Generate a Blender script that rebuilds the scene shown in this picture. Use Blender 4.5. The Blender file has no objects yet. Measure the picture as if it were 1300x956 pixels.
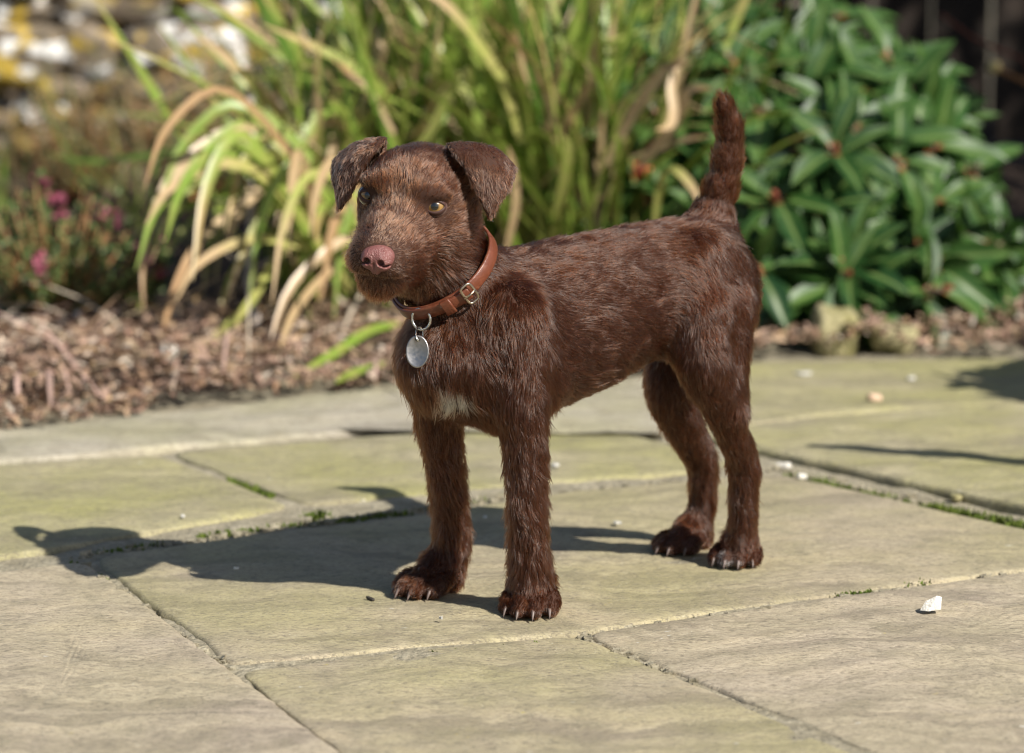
import bpy, math, random
import numpy as np
from mathutils import Vector, Matrix, kdtree

# ------------------------------------------------------------------ camera, light, exposure
SC = bpy.context.scene
COL = SC.collection
random.seed(7)
RNG = np.random.default_rng(7)

CAM_H = 0.57
FPX = 4500.0            # focal length in units of 1/1300 of the picture width
PITCH = math.atan((478 + 265) / FPX)
CFW = np.array([0, math.cos(PITCH), -math.sin(PITCH)])
CUP = np.array([0, math.sin(PITCH), math.cos(PITCH)])
CRT = np.array([1.0, 0, 0])
CPOS = np.array([0, 0, CAM_H])

cam_data = bpy.data.cameras.new('camera')
cam = bpy.data.objects.new('camera', cam_data)
COL.objects.link(cam)
cam.location = (0, 0, CAM_H)
cam.rotation_euler = (math.pi / 2 - PITCH, 0, 0)
cam_data.sensor_fit = 'HORIZONTAL'
cam_data.sensor_width = 36.0
cam_data.lens = FPX / 1300 * 36.0
cam_data.clip_start = 0.05
cam_data.clip_end = 500
cam_data.dof.use_dof = True
cam_data.dof.focus_distance = 2.43
cam_data.dof.aperture_fstop = 6.3
cam_data.dof.aperture_blades = 0
SC.camera = cam

SUN_DIR = np.array([0.3335, -0.325, 0.396]); SUN_DIR /= np.linalg.norm(SUN_DIR)   # towards the sun
sun_el = math.asin(SUN_DIR[2])
sun_az = math.atan2(SUN_DIR[0], SUN_DIR[1])         # clockwise from +Y
W = bpy.data.worlds.new('World'); SC.world = W; W.use_nodes = True
wn = W.node_tree
sky = wn.nodes.new('ShaderNodeTexSky'); sky.sky_type = 'NISHITA'; sky.sun_disc = False
sky.sun_elevation = sun_el; sky.sun_rotation = sun_az
bg = wn.nodes['Background']; bg.inputs['Strength'].default_value = 0.062
wn.links.new(sky.outputs[0], bg.inputs['Color'])
sl = bpy.data.lights.new('sun', 'SUN'); sl.energy = 4.6; sl.angle = math.radians(0.53); sl.color = (1.0, 0.955, 0.88)
sun = bpy.data.objects.new('sun', sl); COL.objects.link(sun)
sun.rotation_euler = Vector(SUN_DIR).to_track_quat('Z', 'Y').to_euler()
SC.view_settings.view_transform = 'Standard'; SC.view_settings.look = 'None'
SC.view_settings.exposure = 0.84; SC.view_settings.gamma = 1.0; SC.view_settings.use_curve_mapping = False
SC.render.engine = 'CYCLES'
SC.cycles.use_denoising = True; SC.cycles.use_adaptive_sampling = False
SC.cycles.max_bounces = 8; SC.cycles.diffuse_bounces = 3; SC.cycles.glossy_bounces = 3
SC.cycles.transmission_bounces = 8; SC.cycles.transparent_max_bounces = 8
SC.cycles.sample_clamp_indirect = 6.0; SC.cycles.filter_width = 1.15

# ------------------------------------------------------------------ placing helpers
def ray(px, py):
    return CFW * FPX + CRT * (px - 650) - CUP * (py - 478)
def onground(px, py, z=0.0):
    d = ray(px, py); return CPOS + d * ((z - CAM_H) / d[2])
def atY(px, py, Y):
    d = ray(px, py); return CPOS + d * (Y / d[1])
TH = math.radians(41)
F3 = np.array([-math.cos(TH), -math.sin(TH), 0]); L3 = np.array([math.sin(TH), -math.cos(TH), 0]); Z3 = np.array([0, 0, 1.0])
DOG_O = np.array([0.062, 2.52, 0])
def loc(p):
    q = np.asarray(p) - DOG_O; return np.array([q @ F3, q @ L3, q[2]])
def unloc(p):
    p = np.asarray(p); return DOG_O + p[..., 0:1] * F3 + p[..., 1:2] * L3 + p[..., 2:3] * Z3
def side(px, py, lat):                       # dog-frame point on the plane 'lat' metres left of the dog's spine
    d = ray(px, py); t = (lat - (CPOS - DOG_O) @ L3) / (d @ L3); return loc(CPOS + d * t)
def proj(p):
    q = np.asarray(p) - CPOS
    f = q @ CFW; return np.stack([650 + FPX * (q @ CRT) / f, 478 - FPX * (q @ CUP) / f], -1)

# ------------------------------------------------------------------ object helpers
def link(name, data, parent=None, loc_=(0, 0, 0)):
    o = bpy.data.objects.new(name, data); COL.objects.link(o); o.location = loc_
    if parent is not None: o.parent = parent
    return o
def tag(o, label=None, cat=None, group=None, kind=None):
    if label: o['label'] = label
    if cat: o['category'] = cat
    if group: o['group'] = group
    if kind: o['kind'] = kind
    return o
def mesh_from(name, V, F, mats=(), smooth=True, parent=None, loc_=(0, 0, 0), link_it=True):
    me = bpy.data.meshes.new(name)
    V = np.asarray(V, dtype=np.float32)
    if isinstance(F, np.ndarray) and F.ndim == 2:
        n, k = F.shape
        me.vertices.add(len(V)); me.vertices.foreach_set('co', V.ravel())
        me.loops.add(n * k); me.polygons.add(n)
        me.loops.foreach_set('vertex_index', F.astype(np.int32).ravel())
        me.polygons.foreach_set('loop_start', np.arange(0, n * k, k, dtype=np.int32))
        me.polygons.foreach_set('loop_total', np.full(n, k, dtype=np.int32))
        me.update(calc_edges=True); me.validate()
    else:
        me.from_pydata([tuple(map(float, v)) for v in V], [], [tuple(map(int, f)) for f in F]); me.update()
    if smooth: me.polygons.foreach_set('use_smooth', np.ones(len(me.polygons), dtype=bool))
    for m in (mats if isinstance(mats, (list, tuple)) else [mats]): me.materials.append(m)
    return link(name, me, parent, loc_) if link_it else me
def norm(v): 
    v = np.asarray(v, float); return v / np.maximum(np.linalg.norm(v, axis=-1, keepdims=True), 1e-9)
def tube(path, rad, n=8, cap=True):
    path = np.asarray(path, float); m = len(path)
    rad = np.broadcast_to(np.asarray(rad, float), (m,))
    T = norm(np.gradient(path, axis=0))
    up = np.array([0, 0, 1.0]) if abs(T[0][2]) < .9 else np.array([1.0, 0, 0])
    V = []; 
    N = norm(np.cross(T[0], up))
    for i in range(m):
        N = norm(N - T[i] * (N @ T[i])); B = np.cross(T[i], N)
        a = np.linspace(0, 2 * math.pi, n, endpoint=False)
        V.append(path[i] + rad[i] * (np.cos(a)[:, None] * N + np.sin(a)[:, None] * B))
    V = np.concatenate(V); F = []
    for i in range(m - 1):
        for j in range(n):
            F.append((i * n + j, i * n + (j + 1) % n, (i + 1) * n + (j + 1) % n, (i + 1) * n + j))
    if cap:
        F.append(tuple(range(n - 1, -1, -1))); F.append(tuple((m - 1) * n + j for j in range(n)))
    return V, F
def join(parts):
    V = []; F = []; o = 0
    for v, f in parts:
        V.append(np.asarray(v, float)); F += [tuple(int(i) + o for i in q) for q in f]; o += len(v)
    return np.concatenate(V), F
def spline(pts, n):
    pts = np.asarray(pts, float); m = len(pts)
    P = np.vstack([2 * pts[0] - pts[1], pts, 2 * pts[-1] - pts[-2]])
    t = np.linspace(0, m - 1, n); i = np.minimum(t.astype(int), m - 2); u = (t - i)[:, None]
    a, b, c, d = P[i], P[i + 1], P[i + 2], P[i + 3]
    return .5 * (2 * b + (c - a) * u + (2 * a - 5 * b + 4 * c - d) * u ** 2 + (3 * b - a - 3 * c + d) * u ** 3)
_nd = np.random.default_rng(3).normal(size=(24, 3)); _np = np.random.default_rng(4).uniform(0, 6.28, 24)
def noise(P, scale, seed=0):                 # smooth sum-of-waves noise, about -1..1
    P = np.asarray(P, float) * scale; r = 0
    for k in range(6):
        j = (k + seed * 5) % 24
        r = r + np.sin(P @ _nd[j] + _np[(j + seed) % 24] + 1.3 * np.sin(P @ _nd[(j + 7) % 24] * .7 + seed))
    return r / 3.2

# ------------------------------------------------------------------ material helpers
class NT:
    def __init__(s, name):
        s.m = bpy.data.materials.new(name); s.m.use_nodes = True; s.t = s.m.node_tree
        s.b = s.t.nodes['Principled BSDF']; s.out = s.t.nodes['Material Output']
    def n(s, typ, **kw):
        nd = s.t.nodes.new('ShaderNode' + typ)
        for k, v in kw.items():
            if hasattr(nd, k) and k not in nd.inputs: setattr(nd, k, v)
            else: s.set(nd.inputs[k], v)
        return nd
    def set(s, inp, v):
        if isinstance(v, bpy.types.NodeSocket): s.t.links.new(v, inp)
        elif isinstance(v, bpy.types.Node): s.t.links.new(v.outputs[0], inp)
        else:
            if isinstance(v, tuple) and len(v) == 3 and inp.type == 'RGBA': v = (*v, 1)
            inp.default_value = v
    def mixc(s, fac, a, b, blend='MIX'):
        nd = s.t.nodes.new('ShaderNodeMix'); nd.data_type = 'RGBA'; nd.blend_type = blend
        s.set(nd.inputs[0], fac); s.set(nd.inputs[6], a); s.set(nd.inputs[7], b); return nd.outputs[2]
    def math(s, op, a, b=0.0, c=None):
        nd = s.t.nodes.new('ShaderNodeMath'); nd.operation = op
        s.set(nd.inputs[0], a); s.set(nd.inputs[1], b)
        if c is not None: s.set(nd.inputs[2], c)
        return nd.outputs[0]
    def ramp(s, fac, stops, interp='LINEAR'):
        nd = s.t.nodes.new('ShaderNodeValToRGB'); s.set(nd.inputs[0], fac); cr = nd.color_ramp; cr.interpolation = interp
        while len(cr.elements) < len(stops): cr.elements.new(0.5)
        for e, (p, c) in zip(cr.elements, stops):
            e.position = p; e.color = (c, c, c, 1) if isinstance(c, (int, float)) else (*c, 1)
        return nd.outputs[0]
    def noise(s, vec, scale, detail=4, rough=.55, dist=0.0):
        nd = s.t.nodes.new('ShaderNodeTexNoise'); s.set(nd.inputs['Vector'], vec)
        nd.inputs['Scale'].default_value = scale; nd.inputs['Detail'].default_value = detail
        nd.inputs['Roughness'].default_value = rough; nd.inputs['Distortion'].default_value = dist
        return nd.outputs['Fac']
    def geo(s): return s.t.nodes.new('ShaderNodeNewGeometry').outputs['Position']
    def obj(s): return s.t.nodes.new('ShaderNodeTexCoord').outputs['Object']
    def rnd(s): return s.t.nodes.new('ShaderNodeObjectInfo').outputs['Random']
    def attr(s, name): 
        nd = s.t.nodes.new('ShaderNodeAttribute'); nd.attribute_name = name; return nd
    def scaled(s, vec, sc, rot=(0, 0, 0)):
        nd = s.t.nodes.new('ShaderNodeMapping'); s.set(nd.inputs[0], vec); nd.inputs['Scale'].default_value = sc
        nd.inputs['Rotation'].default_value = rot; return nd.outputs[0]
    def bump(s, h, dist, strength=1.0, nrm=None):
        nd = s.t.nodes.new('ShaderNodeBump'); s.set(nd.inputs['Height'], h); nd.inputs['Distance'].default_value = dist
        nd.inputs['Strength'].default_value = strength
        if nrm is not None: s.set(nd.inputs['Normal'], nrm)
        return nd.outputs[0]
    def fin(s, color=None, rough=None, normal=None, **kw):
        if color is not None: s.set(s.b.inputs['Base Color'], color)
        if rough is not None: s.set(s.b.inputs['Roughness'], rough)
        if normal is not None: s.set(s.b.inputs['Normal'], normal)
        for k, v in kw.items(): s.set(s.b.inputs[k.replace('_', ' ')], v)
        return s.m
# ------------------------------------------------------------------ materials of the setting
def mat_slab(name, base, green, streak_rot):
    t = NT(name); P = t.geo(); R = t.rnd()
    sp = t.scaled(P, (3.0, 26.0, 3.0), (0, 0, streak_rot))
    dist = t.noise(P, 6, 4)
    add = t.n('VectorMath', operation='ADD'); t.set(add.inputs[0], sp)
    sc = t.n('VectorMath', operation='SCALE'); 
    cmb = t.n('CombineXYZ'); t.set(cmb.inputs[1], dist); t.set(sc.inputs[0], cmb.outputs[0]); sc.inputs['Scale'].default_value = 5.0
    t.set(add.inputs[1], sc.outputs[0])
    streak = t.noise(add.outputs[0], 1.0, 6, .62)
    big = t.noise(P, 5.5, 5, .6); mid = t.noise(P, 30, 5, .65); fine = t.noise(t.scaled(P, (.55, 1.5, 1)), 330, 4, .75)
    tint = t.mixc(R, tuple(c * .93 for c in base), tuple(c * 1.07 for c in base))
    c = t.mixc(t.ramp(streak, [(.36, 0.0), (.62, 1.0)]), tint, (base[0] * 1.22, base[1] * 1.17, base[2] * 1.1))
    c = t.mixc(t.math('MULTIPLY', t.ramp(streak, [(.42, 1.0), (.50, 0.0)]), .45), c, (base[0] * .58, base[1] * .52, base[2] * .50))
    c = t.mixc(t.math('MULTIPLY', t.ramp(big, [(.38, 0.0), (.62, 1.0)]), green), c, (.285, .275, .085))
    c = t.mixc(t.math('MULTIPLY', t.ramp(mid, [(.50, 0.0), (.66, 1.0)]), .45), c, (.20, .175, .11))
    c = t.mixc(t.math('MULTIPLY', t.ramp(fine, [(.38, 1.0), (.49, 0.0)]), .75), c, (.13, .11, .08))
    lich = t.noise(P, 95, 3, .6); lmask = t.math('MULTIPLY', t.ramp(lich, [(.70, 0.0), (.74, 1.0)]), t.ramp(t.noise(P, 7.3, 3), [(.47, 0.0), (.62, 1.0)]))
    c = t.mixc(t.math('MULTIPLY', lmask, .75), c, (.50, .40, .07))
    wh = t.noise(t.scaled(P, (1, 1.6, 1)), 62, 3, .55)
    wmask = t.math('MULTIPLY', t.ramp(wh, [(.715, 0.0), (.745, 1.0)]), t.ramp(t.noise(P, 9.1, 2), [(.5, 0.0), (.6, 1.0)]))
    c = t.mixc(t.math('MULTIPLY', wmask, .8), c, (.62, .60, .54))
    dots = t.noise(P, 420, 2, .5)
    c = t.mixc(t.math('MULTIPLY', t.ramp(dots, [(.69, 0.0), (.73, 1.0)]), .55), c, (.55, .51, .40))
    pit = t.noise(t.scaled(P, (.8, 1.3, 1)), 700, 2, .6)
    c = t.mixc(t.math('MULTIPLY', t.ramp(pit, [(.30, 1.0), (.40, 0.0)]), .6), c, (.10, .085, .06))
    c = t.mixc(t.math('MULTIPLY', t.ramp(pit, [(.60, 0.0), (.70, 1.0)]), .35), c, (.50, .46, .36))
    crk = t.noise(add.outputs[0], 2.3, 6, .7)
    c = t.mixc(t.math('MULTIPLY', t.ramp(crk, [(.485, 0.0), (.5, 1.0), (.515, 0.0)]), .35), c, (.12, .10, .07))
    h = t.math('ADD', t.math('MULTIPLY', streak, .6), t.math('ADD', t.math('MULTIPLY', mid, .35), t.math('MULTIPLY', fine, .26)))
    return t.fin(c, .82, t.bump(h, .006, .9), Specular_IOR_Level=.3)
M_SLAB = mat_slab('riven_sandstone', (.325, .281, .198), .36, .35)
M_SLAB2 = mat_slab('riven_sandstone_green', (.305, .277, .178), .66, .28)
M_SLAB3 = mat_slab('riven_sandstone_buff', (.352, .302, .228), .16, .12)
M_SLAB4 = mat_slab('riven_sandstone_grey', (.35, .325, .265), .35, .2)

def simple(name, c1, c2, scale, rough=.8, bump=.002, fine=None, spec=.3):
    t = NT(name); P = t.geo()
    a = t.noise(P, scale, 5, .6); b = t.noise(P, scale * 6, 3, .6)
    c = t.mixc(t.ramp(a, [(.35, 0.0), (.65, 1.0)]), c1, c2)
    c = t.mixc(t.math('MULTIPLY', t.ramp(b, [(.45, 1.0), (.6, 0.0)]), .5), c, tuple(x * .55 for x in c1))
    return t.fin(c, rough, t.bump(t.math('ADD', a, t.math('MULTIPLY', b, .4)), bump), Specular_IOR_Level=spec)
M_MORTAR = simple('sandy_mortar', (.23, .20, .135), (.36, .32, .23), 40, .9, .006)
M_SOIL = simple('garden_soil', (.045, .03, .022), (.10, .065, .045), 26, .95, .02)
M_GROUND = simple('plain_ground', (.09, .075, .05), (.13, .11, .07), 2, .95, .02)
M_FENCE = simple('dark_stained_timber', (.020, .014, .010), (.035, .024, .017), 14, .8, .002)
M_BARK = simple('brown_bark', (.10, .07, .045), (.17, .12, .08), 60, .85, .003)
M_GREYSTEM = simple('bleached_stem', (.33, .28, .25), (.46, .40, .37), 50, .8, .002)
M_TIMBER = simple('weathered_timber', (.22, .17, .12), (.30, .24, .18), 30, .8, .002)
M_MOSS = simple('moss', (.07, .11, .012), (.16, .20, .03), 90, .95, .004)
M_WHITESTONE = simple('pale_stone_chip', (.62, .58, .50), (.78, .75, .68), 120, .7, .002)
M_BUFFROCK = simple('mossy_buff_rock', (.22, .20, .08), (.42, .37, .22), 30, .9, .005)
M_HUSK = simple('dark_seed_husk', (.03, .025, .02), (.06, .05, .04), 200, .6, .001)

def mat_wallstone(name, base, white, yellow):
    t = NT(name); P = t.geo(); R = t.rnd()
    c = t.mixc(R, tuple(x * .7 for x in base), tuple(x * 1.25 for x in base))
    c = t.mixc(t.ramp(t.noise(P, 40, 4), [(.4, 0.0), (.65, 1.0)]), c, tuple(x * .5 for x in base))
    y = t.math('MULTIPLY', t.ramp(t.noise(P, 24, 3), [(.52, 0.0), (.58, 1.0)]), yellow)
    c = t.mixc(y, c, (.52, .36, .05))
    w = t.math('MULTIPLY', t.ramp(t.noise(t.scaled(P, (1, 1, 1.6)), 17, 3, .5), [(.53, 0.0), (.57, 1.0)]), white)
    c = t.mixc(w, c, (.78, .77, .74))
    return t.fin(c, .9, t.bump(t.noise(P, 70, 5), .008), Specular_IOR_Level=.2)
M_WS = [mat_wallstone('lichened_wall_stone', (.22, .175, .125), .95, .85), mat_wallstone('brown_wall_stone', (.15, .115, .08), .25, .35)]

def mat_blade(name, lo, hi, tip, tipstart, trans):
    t = NT(name); uv = t.attr('along'); R = t.rnd(); P = t.geo()
    v = uv.outputs['Fac']
    c = t.mixc(R, lo, hi)
    c = t.mixc(t.math('MULTIPLY', t.ramp(t.noise(P, 60, 3), [(.4, 0.0), (.7, 1.0)]), .35), c, tip)
    tf = t.math('ADD', v, t.math('MULTIPLY', t.math('SUBTRACT', R, .5), .5))
    c = t.mixc(t.ramp(tf, [(tipstart, 0.0), (min(1, tipstart + .2), 1.0)]), c, tip)
    t.fin(c, .38, None, Specular_IOR_Level=.5)
    tr = t.n('BsdfTranslucent'); t.set(tr.inputs[0], c)
    mx = t.n('MixShader'); mx.inputs[0].default_value = trans
    t.t.links.new(t.b.outputs[0], mx.inputs[1]); t.t.links.new(tr.outputs[0], mx.inputs[2]); t.t.links.new(mx.outputs[0], t.out.inputs[0])
    return t.m
M_BG = mat_blade('green_sword_leaf', (.16, .27, .03), (.28, .36, .07), (.45, .33, .13), .88, .35)
M_BY = mat_blade('yellowing_sword_leaf', (.30, .36, .075), (.42, .40, .12), (.50, .36, .20), .62, .35)
M_BT = mat_blade('dry_tan_sword_leaf', (.38, .27, .14), (.52, .39, .23), (.36, .22, .11), .75, .2)
M_BO = mat_blade('rusty_sword_leaf', (.32, .20, .095), (.40, .28, .14), (.26, .15, .08), .7, .2)
M_BD = mat_blade('deep_green_sword_leaf', (.06, .13, .018), (.13, .23, .035), (.16, .2, .05), .92, .3)

def mat_leaf():
    t = NT('glossy_evergreen_leaf'); R = t.rnd(); a = t.attr('along'); m = t.attr('mid'); P = t.geo()
    c = t.mixc(R, (.009, .036, .008), (.030, .078, .015))
    c = t.mixc(t.math('MULTIPLY', t.ramp(t.noise(P, 25, 2), [(.45, 0.0), (.7, 1.0)]), .35), c, (.09, .16, .03))
    c = t.mixc(t.math('MULTIPLY', t.ramp(m.outputs['Fac'], [(.04, 1.0), (.12, 0.0)]), .6), c, (.15, .21, .06))
    c = t.mixc(t.ramp(a.outputs['Fac'], [(.02, 1.0), (.12, 0.0)]), c, (.28, .07, .03))
    t.fin(c, .43, None, Specular_IOR_Level=.34)
    tr = t.n('BsdfTranslucent'); t.set(tr.inputs[0], t.mixc(.5, c, (.10, .22, .02)))
    mx = t.n('MixShader'); mx.inputs[0].default_value = .14
    t.t.links.new(t.b.outputs[0], mx.inputs[1]); t.t.links.new(tr.outputs[0], mx.inputs[2]); t.t.links.new(mx.outputs[0], t.out.inputs[0])
    return t.m
M_LEAF = mat_leaf()
def plain(name, c, rough=.6, **kw):
    t = NT(name); P = t.geo()
    return t.fin(t.mixc(t.noise(P, 90, 3), tuple(x * .75 for x in c), tuple(x * 1.25 for x in c)), rough, None, **kw)
M_BUD = plain('red_bud', (.20, .045, .022)); M_PINK = plain('pink_petal', (.30, .075, .115)); M_PURPLE = plain('purple_petal', (.30, .10, .42))
M_HEATH = plain('heath_foliage', (.07, .105, .025)); M_REDBERRY = plain('red_berry', (.62, .09, .06), .35)
M_TWIG = plain('ochre_twig', (.30, .15, .06)); M_TWIGRED = plain('red_brown_twig', (.16, .05, .035)); M_BUDY = plain('yellow_bud', (.55, .42, .17))
M_WHITE = plain('white_petal', (.75, .73, .70))
def mat_vcol(name, rough=.85):
    t = NT(name); return t.fin(t.attr('col').outputs['Color'], rough, None, Specular_IOR_Level=.25)
M_CHIP = mat_vcol('dry_leaf_litter')

# ------------------------------------------------------------------ ground and paving
def sheet(name, pts, z, m, **kw):
    V = [(p[0], p[1], z) for p in pts]; o = mesh_from(name, V, [tuple(range(len(V)))], m, False); tag(o, kind='structure'); return o
g = sheet('ground', [(-60, -40), (60, -40), (60, 90), (-60, 90)], -.07, M_GROUND)

patio = tag(link('patio', None), 'riven sandstone paving slabs greened with algae, laid with sandy mossy joints', None, None, 'structure')
# bed of mortar under the slabs, slightly bumpy
gx, gy = np.meshgrid(np.linspace(-2.2, 2.4, 150), np.linspace(.9, 3.75, 110))
zz = -.0036 + .0024 * noise(np.stack([gx, gy, 0 * gx], -1).reshape(-1, 3), 26).reshape(gx.shape)
V = np.stack([gx, gy, zz], -1).reshape(-1, 3); nx, ny = 150, 110
idx = np.arange(nx * ny).reshape(ny, nx)
Fq = np.stack([idx[:-1, :-1], idx[:-1, 1:], idx[1:, 1:], idx[1:, :-1]], -1).reshape(-1, 4)
mesh_from('mortar_bed', V, Fq, M_MORTAR, True, patio)

def make_slab(poly_px, m, z=0.0, seed=0, world=False, tilt=(0, 0)):
    P = np.array([p if world else onground(*p)[:2] for p in poly_px], float)[:, :2]
    B = []
    for a, b in zip(P, np.roll(P, -1, 0)):                # resample the outline
        n = max(3, int(np.linalg.norm(b - a) / .009))
        B.append(a + (b - a) * np.linspace(0, 1, n, endpoint=False)[:, None])
    B = np.concatenate(B); c = P.mean(0)
    for _ in range(3): B = .5 * B + .25 * (np.roll(B, 1, 0) + np.roll(B, -1, 0))
    B3 = np.c_[B, np.full(len(B), seed * 1.7)]
    out = norm(B - c)
    B = B + out * (.0013 * noise(B3, 45, seed % 4) + .0011 * noise(B3, 190, (seed + 1) % 4))[:, None]
    rings = []; n = len(B)
    levels = [(1.0, -.035), (1.0, -.006)] 
    for s, dz in levels: rings.append(np.c_[c + (B - c) * s, np.full(n, z + dz)])
    radial = np.concatenate([[.994, .986], np.linspace(.97, .04, 30)])
    for s in radial:
        q = c + (B - c) * s
        q3 = np.c_[q, np.full(n, seed * 2.3)]
        d = (1 - s) * np.linalg.norm(B - c, axis=1)
        edge = -.0024 * np.exp(-d / .0035)
        h = .0012 * noise(q3 * np.array([1, 2.2, 1]), 22, seed % 4) + .0006 * noise(q3 * np.array([1, 3., 1]), 75, (seed + 2) % 4)
        rings.append(np.c_[q, z + edge + h * min(1, d.mean() / .02) + tilt[0] * (q[:, 0] - c[0]) + tilt[1] * (q[:, 1] - c[1])])
    V = np.concatenate(rings + [np.array([[c[0], c[1], z]])]); F = []
    R = len(rings)
    idx = np.arange(R * n).reshape(R, n); nxt = np.roll(idx, -1, 1)
    Fq = np.stack([idx[:-1], nxt[:-1], nxt[1:], idx[1:]], -1).reshape(-1, 4)
    F = [tuple(f) for f in Fq] + [(int(idx[-1, j]), int(nxt[-1, j]), R * n) for j in range(n)]
    area = .5 * np.sum(P[:, 0] * np.roll(P[:, 1], -1) - np.roll(P[:, 0], -1) * P[:, 1])
    if area < 0: F = [f[::-1] for f in F]
    return mesh_from('paving_slab', V, F, m, True, patio)
make_slab([(292, 842), (198, 770), (115, 706), (330, 676), (545, 650), (720, 622), (985, 600), (1130, 630), (1290, 668), (1458, 698), (1300, 721), (1000, 760), (735, 800), (520, 819)], M_SLAB, 0, 1)
make_slab([(105, 711), (192, 773), (289, 848), (342, 886), (500, 1010), (100, 1080), (-420, 1010), (-480, 790)], M_SLAB3, .001, 2, tilt=(.002, 0))
make_slab([(302, 848), (520, 821), (731, 802), (893, 868), (1106, 963), (508, 1010), (347, 886)], M_SLAB, -.001, 3)
make_slab([(739, 803), (1000, 763), (1300, 724), (1466, 704), (1720, 780), (1400, 1000), (1112, 955), (900, 868)], M_SLAB3, .0, 4)
make_slab([(-480, 770), (75, 694), (368, 643), (330, 626), (282, 606), (200, 578), (-60, 592), (-480, 620)], M_SLAB2, .001, 5)
make_slab([(386, 638), (545, 624), (720, 609), (962, 590), (880, 570), (800, 549), (510, 549), (214, 574), (300, 606)], M_SLAB2, .0, 6)
make_slab([(-480, 612), (0, 588), (200, 571), (510, 543), (790, 543), (850, 556), (850, 482), (500, 493), (250, 522), (0, 549), (-480, 592)], M_SLAB4, .003, 7)
make_slab([(1003, 584), (1130, 612), (1310, 652), (1640, 730), (1800, 640), (1500, 508), (1300, 518), (1190, 524), (1060, 533), (890, 552), (900, 562)], M_SLAB2, .006, 8, tilt=(.004, 0))
make_slab([(866, 551), (1060, 526), (1190, 517), (1300, 511), (1530, 500), (1560, 462), (1440, 448), (1300, 455), (950, 462), (862, 480)], M_SLAB2, .002, 9)
# slabs that run on outside the picture
for k, q in enumerate([[(-.62, 1.45), (-.1, 1.38), (.02, 1.76), (-.58, 1.8)], [(-.08, 1.37), (.52, 1.36), (.5, 1.74), (.04, 1.76)],
                       [(.46, 2.5), (.62, 2.33), (1.2, 2.33), (1.2, 2.85), (.75, 2.8)], [(.62, 2.9), (1.25, 2.9), (1.25, 3.5), (.70, 3.46)],
                       [(.56, 1.78), (1.2, 1.75), (1.2, 2.28), (.75, 2.30)], [(-1.2, 1.85), (-.66, 1.83), (-.66, 2.4), (-1.2, 2.42)],
                       [(-1.3, 2.5), (-.72, 2.48), (-.72, 3.0), (-1.3, 3.02)], [(.56, 1.15), (1.1, 1.15), (1.1, 1.7), (.56, 1.72)]]):
    make_slab(q, [M_SLAB, M_SLAB2, M_SLAB3][k % 3], 0, 11 + k, True)

# flower bed: soil sheet from the paving edge back to the wall
EDGE = np.array([onground(*p)[:2] for p in [(-480, 588), (0, 544), (250, 517), (500, 488), (850, 477), (950, 458), (1300, 451), (1500, 444)]])
def edgeY(x): return np.interp(x, EDGE[:, 0], EDGE[:, 1])
gx, tt = np.meshgrid(np.linspace(-2.3, 2.4, 170), np.linspace(0, 1, 70) ** 1.3)
gy = edgeY(gx) + tt * (6.2 - edgeY(gx))
P3 = np.stack([gx, gy, 0 * gx], -1).reshape(-1, 3)
zz = (-.02 + .05 * np.clip(tt * 12, 0, 1) * 0.45).ravel() + .012 * noise(P3, 16) * np.clip(tt.ravel() * 20, .2, 1) + .006 * noise(P3, 50, 1)
def soilz(x, y): return .004 + .012 * noise(np.array([[x, y, 0]]), 16)[0]
V = np.stack([gx.ravel(), gy.ravel(), zz], -1); idx = np.arange(gx.size).reshape(gx.shape)
Fq = np.stack([idx[:-1, :-1], idx[:-1, 1:], idx[1:, 1:], idx[1:, :-1]], -1).reshape(-1, 4)
tag(mesh_from('flower_bed', V, Fq, M_SOIL), 'dark soil of the flower bed behind the paving', kind='structure')

def colour_mesh(name, V, F, cols, m, parent=None):
    """F: n x k array, cols: one colour per face"""
    o = mesh_from(name, V, F, m, False, parent)
    at = o.data.attributes.new('col', 'FLOAT_COLOR', 'CORNER')
    c = np.repeat(np.c_[cols, np.ones(len(cols))], F.shape[1], 0).astype(np.float32)
    at.data.foreach_set('color', c.ravel()); return o
def litter(n, xr, back, seed, sizes=(.005, .022)):
    r = np.random.default_rng(seed)
    x = r.uniform(*xr, n); y = edgeY(x) + .005 + back * r.uniform(0, 1, n) ** 1.25
    z = .006 + .02 * np.clip((y - edgeY(x)) * 6, 0, 1) * .8 + .012 * noise(np.c_[x, y, 0 * x], 16) + r.uniform(0, .012, n)
    L = r.uniform(*sizes, n) * r.choice([1, 1, 1.8], n); w = np.minimum(L * r.uniform(.15, .55, n), .009)
    a = r.uniform(0, 6.28, n); tl = r.normal(0, .35, n); ro = r.normal(0, .5, n)
    d = np.stack([np.cos(a) * np.cos(tl), np.sin(a) * np.cos(tl), np.sin(tl)], -1)
    s = norm(np.cross(d, [0, 0, 1.0])); up = np.cross(s, d); s2 = s * np.cos(ro)[:, None] + up * np.sin(ro)[:, None]; up2 = np.cross(s2, d)
    c = np.stack([x, y, z], -1); cv = (up2 * (L * r.uniform(-.2, .25, n))[:, None])
    A = c - d * L[:, None] / 2; Bm = c + s2 * w[:, None] / 2 + cv; Cm = c - s2 * w[:, None] / 2 + cv; D = c + d * L[:, None] / 2
    V = np.stack([A, Bm, D, Cm], 1).reshape(-1, 3); i = np.arange(n)[:, None] * 4
    F = np.concatenate([i + np.array([[0, 1, 3]]), i + np.array([[1, 2, 3]])], 0)
    pal = np.array([(.36, .25, .16), (.19, .115, .07), (.31, .205, .15), (.42, .33, .25), (.11, .065, .045), (.25, .15, .105), (.47, .40, .32), (.30, .2, .1)])
    col = pal[r.choice(len(pal), n, p=[.2, .18, .17, .1, .13, .14, .04, .04])] * r.uniform(.75, 1.2, (n, 1))
    return V, F, np.concatenate([col, col])
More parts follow.
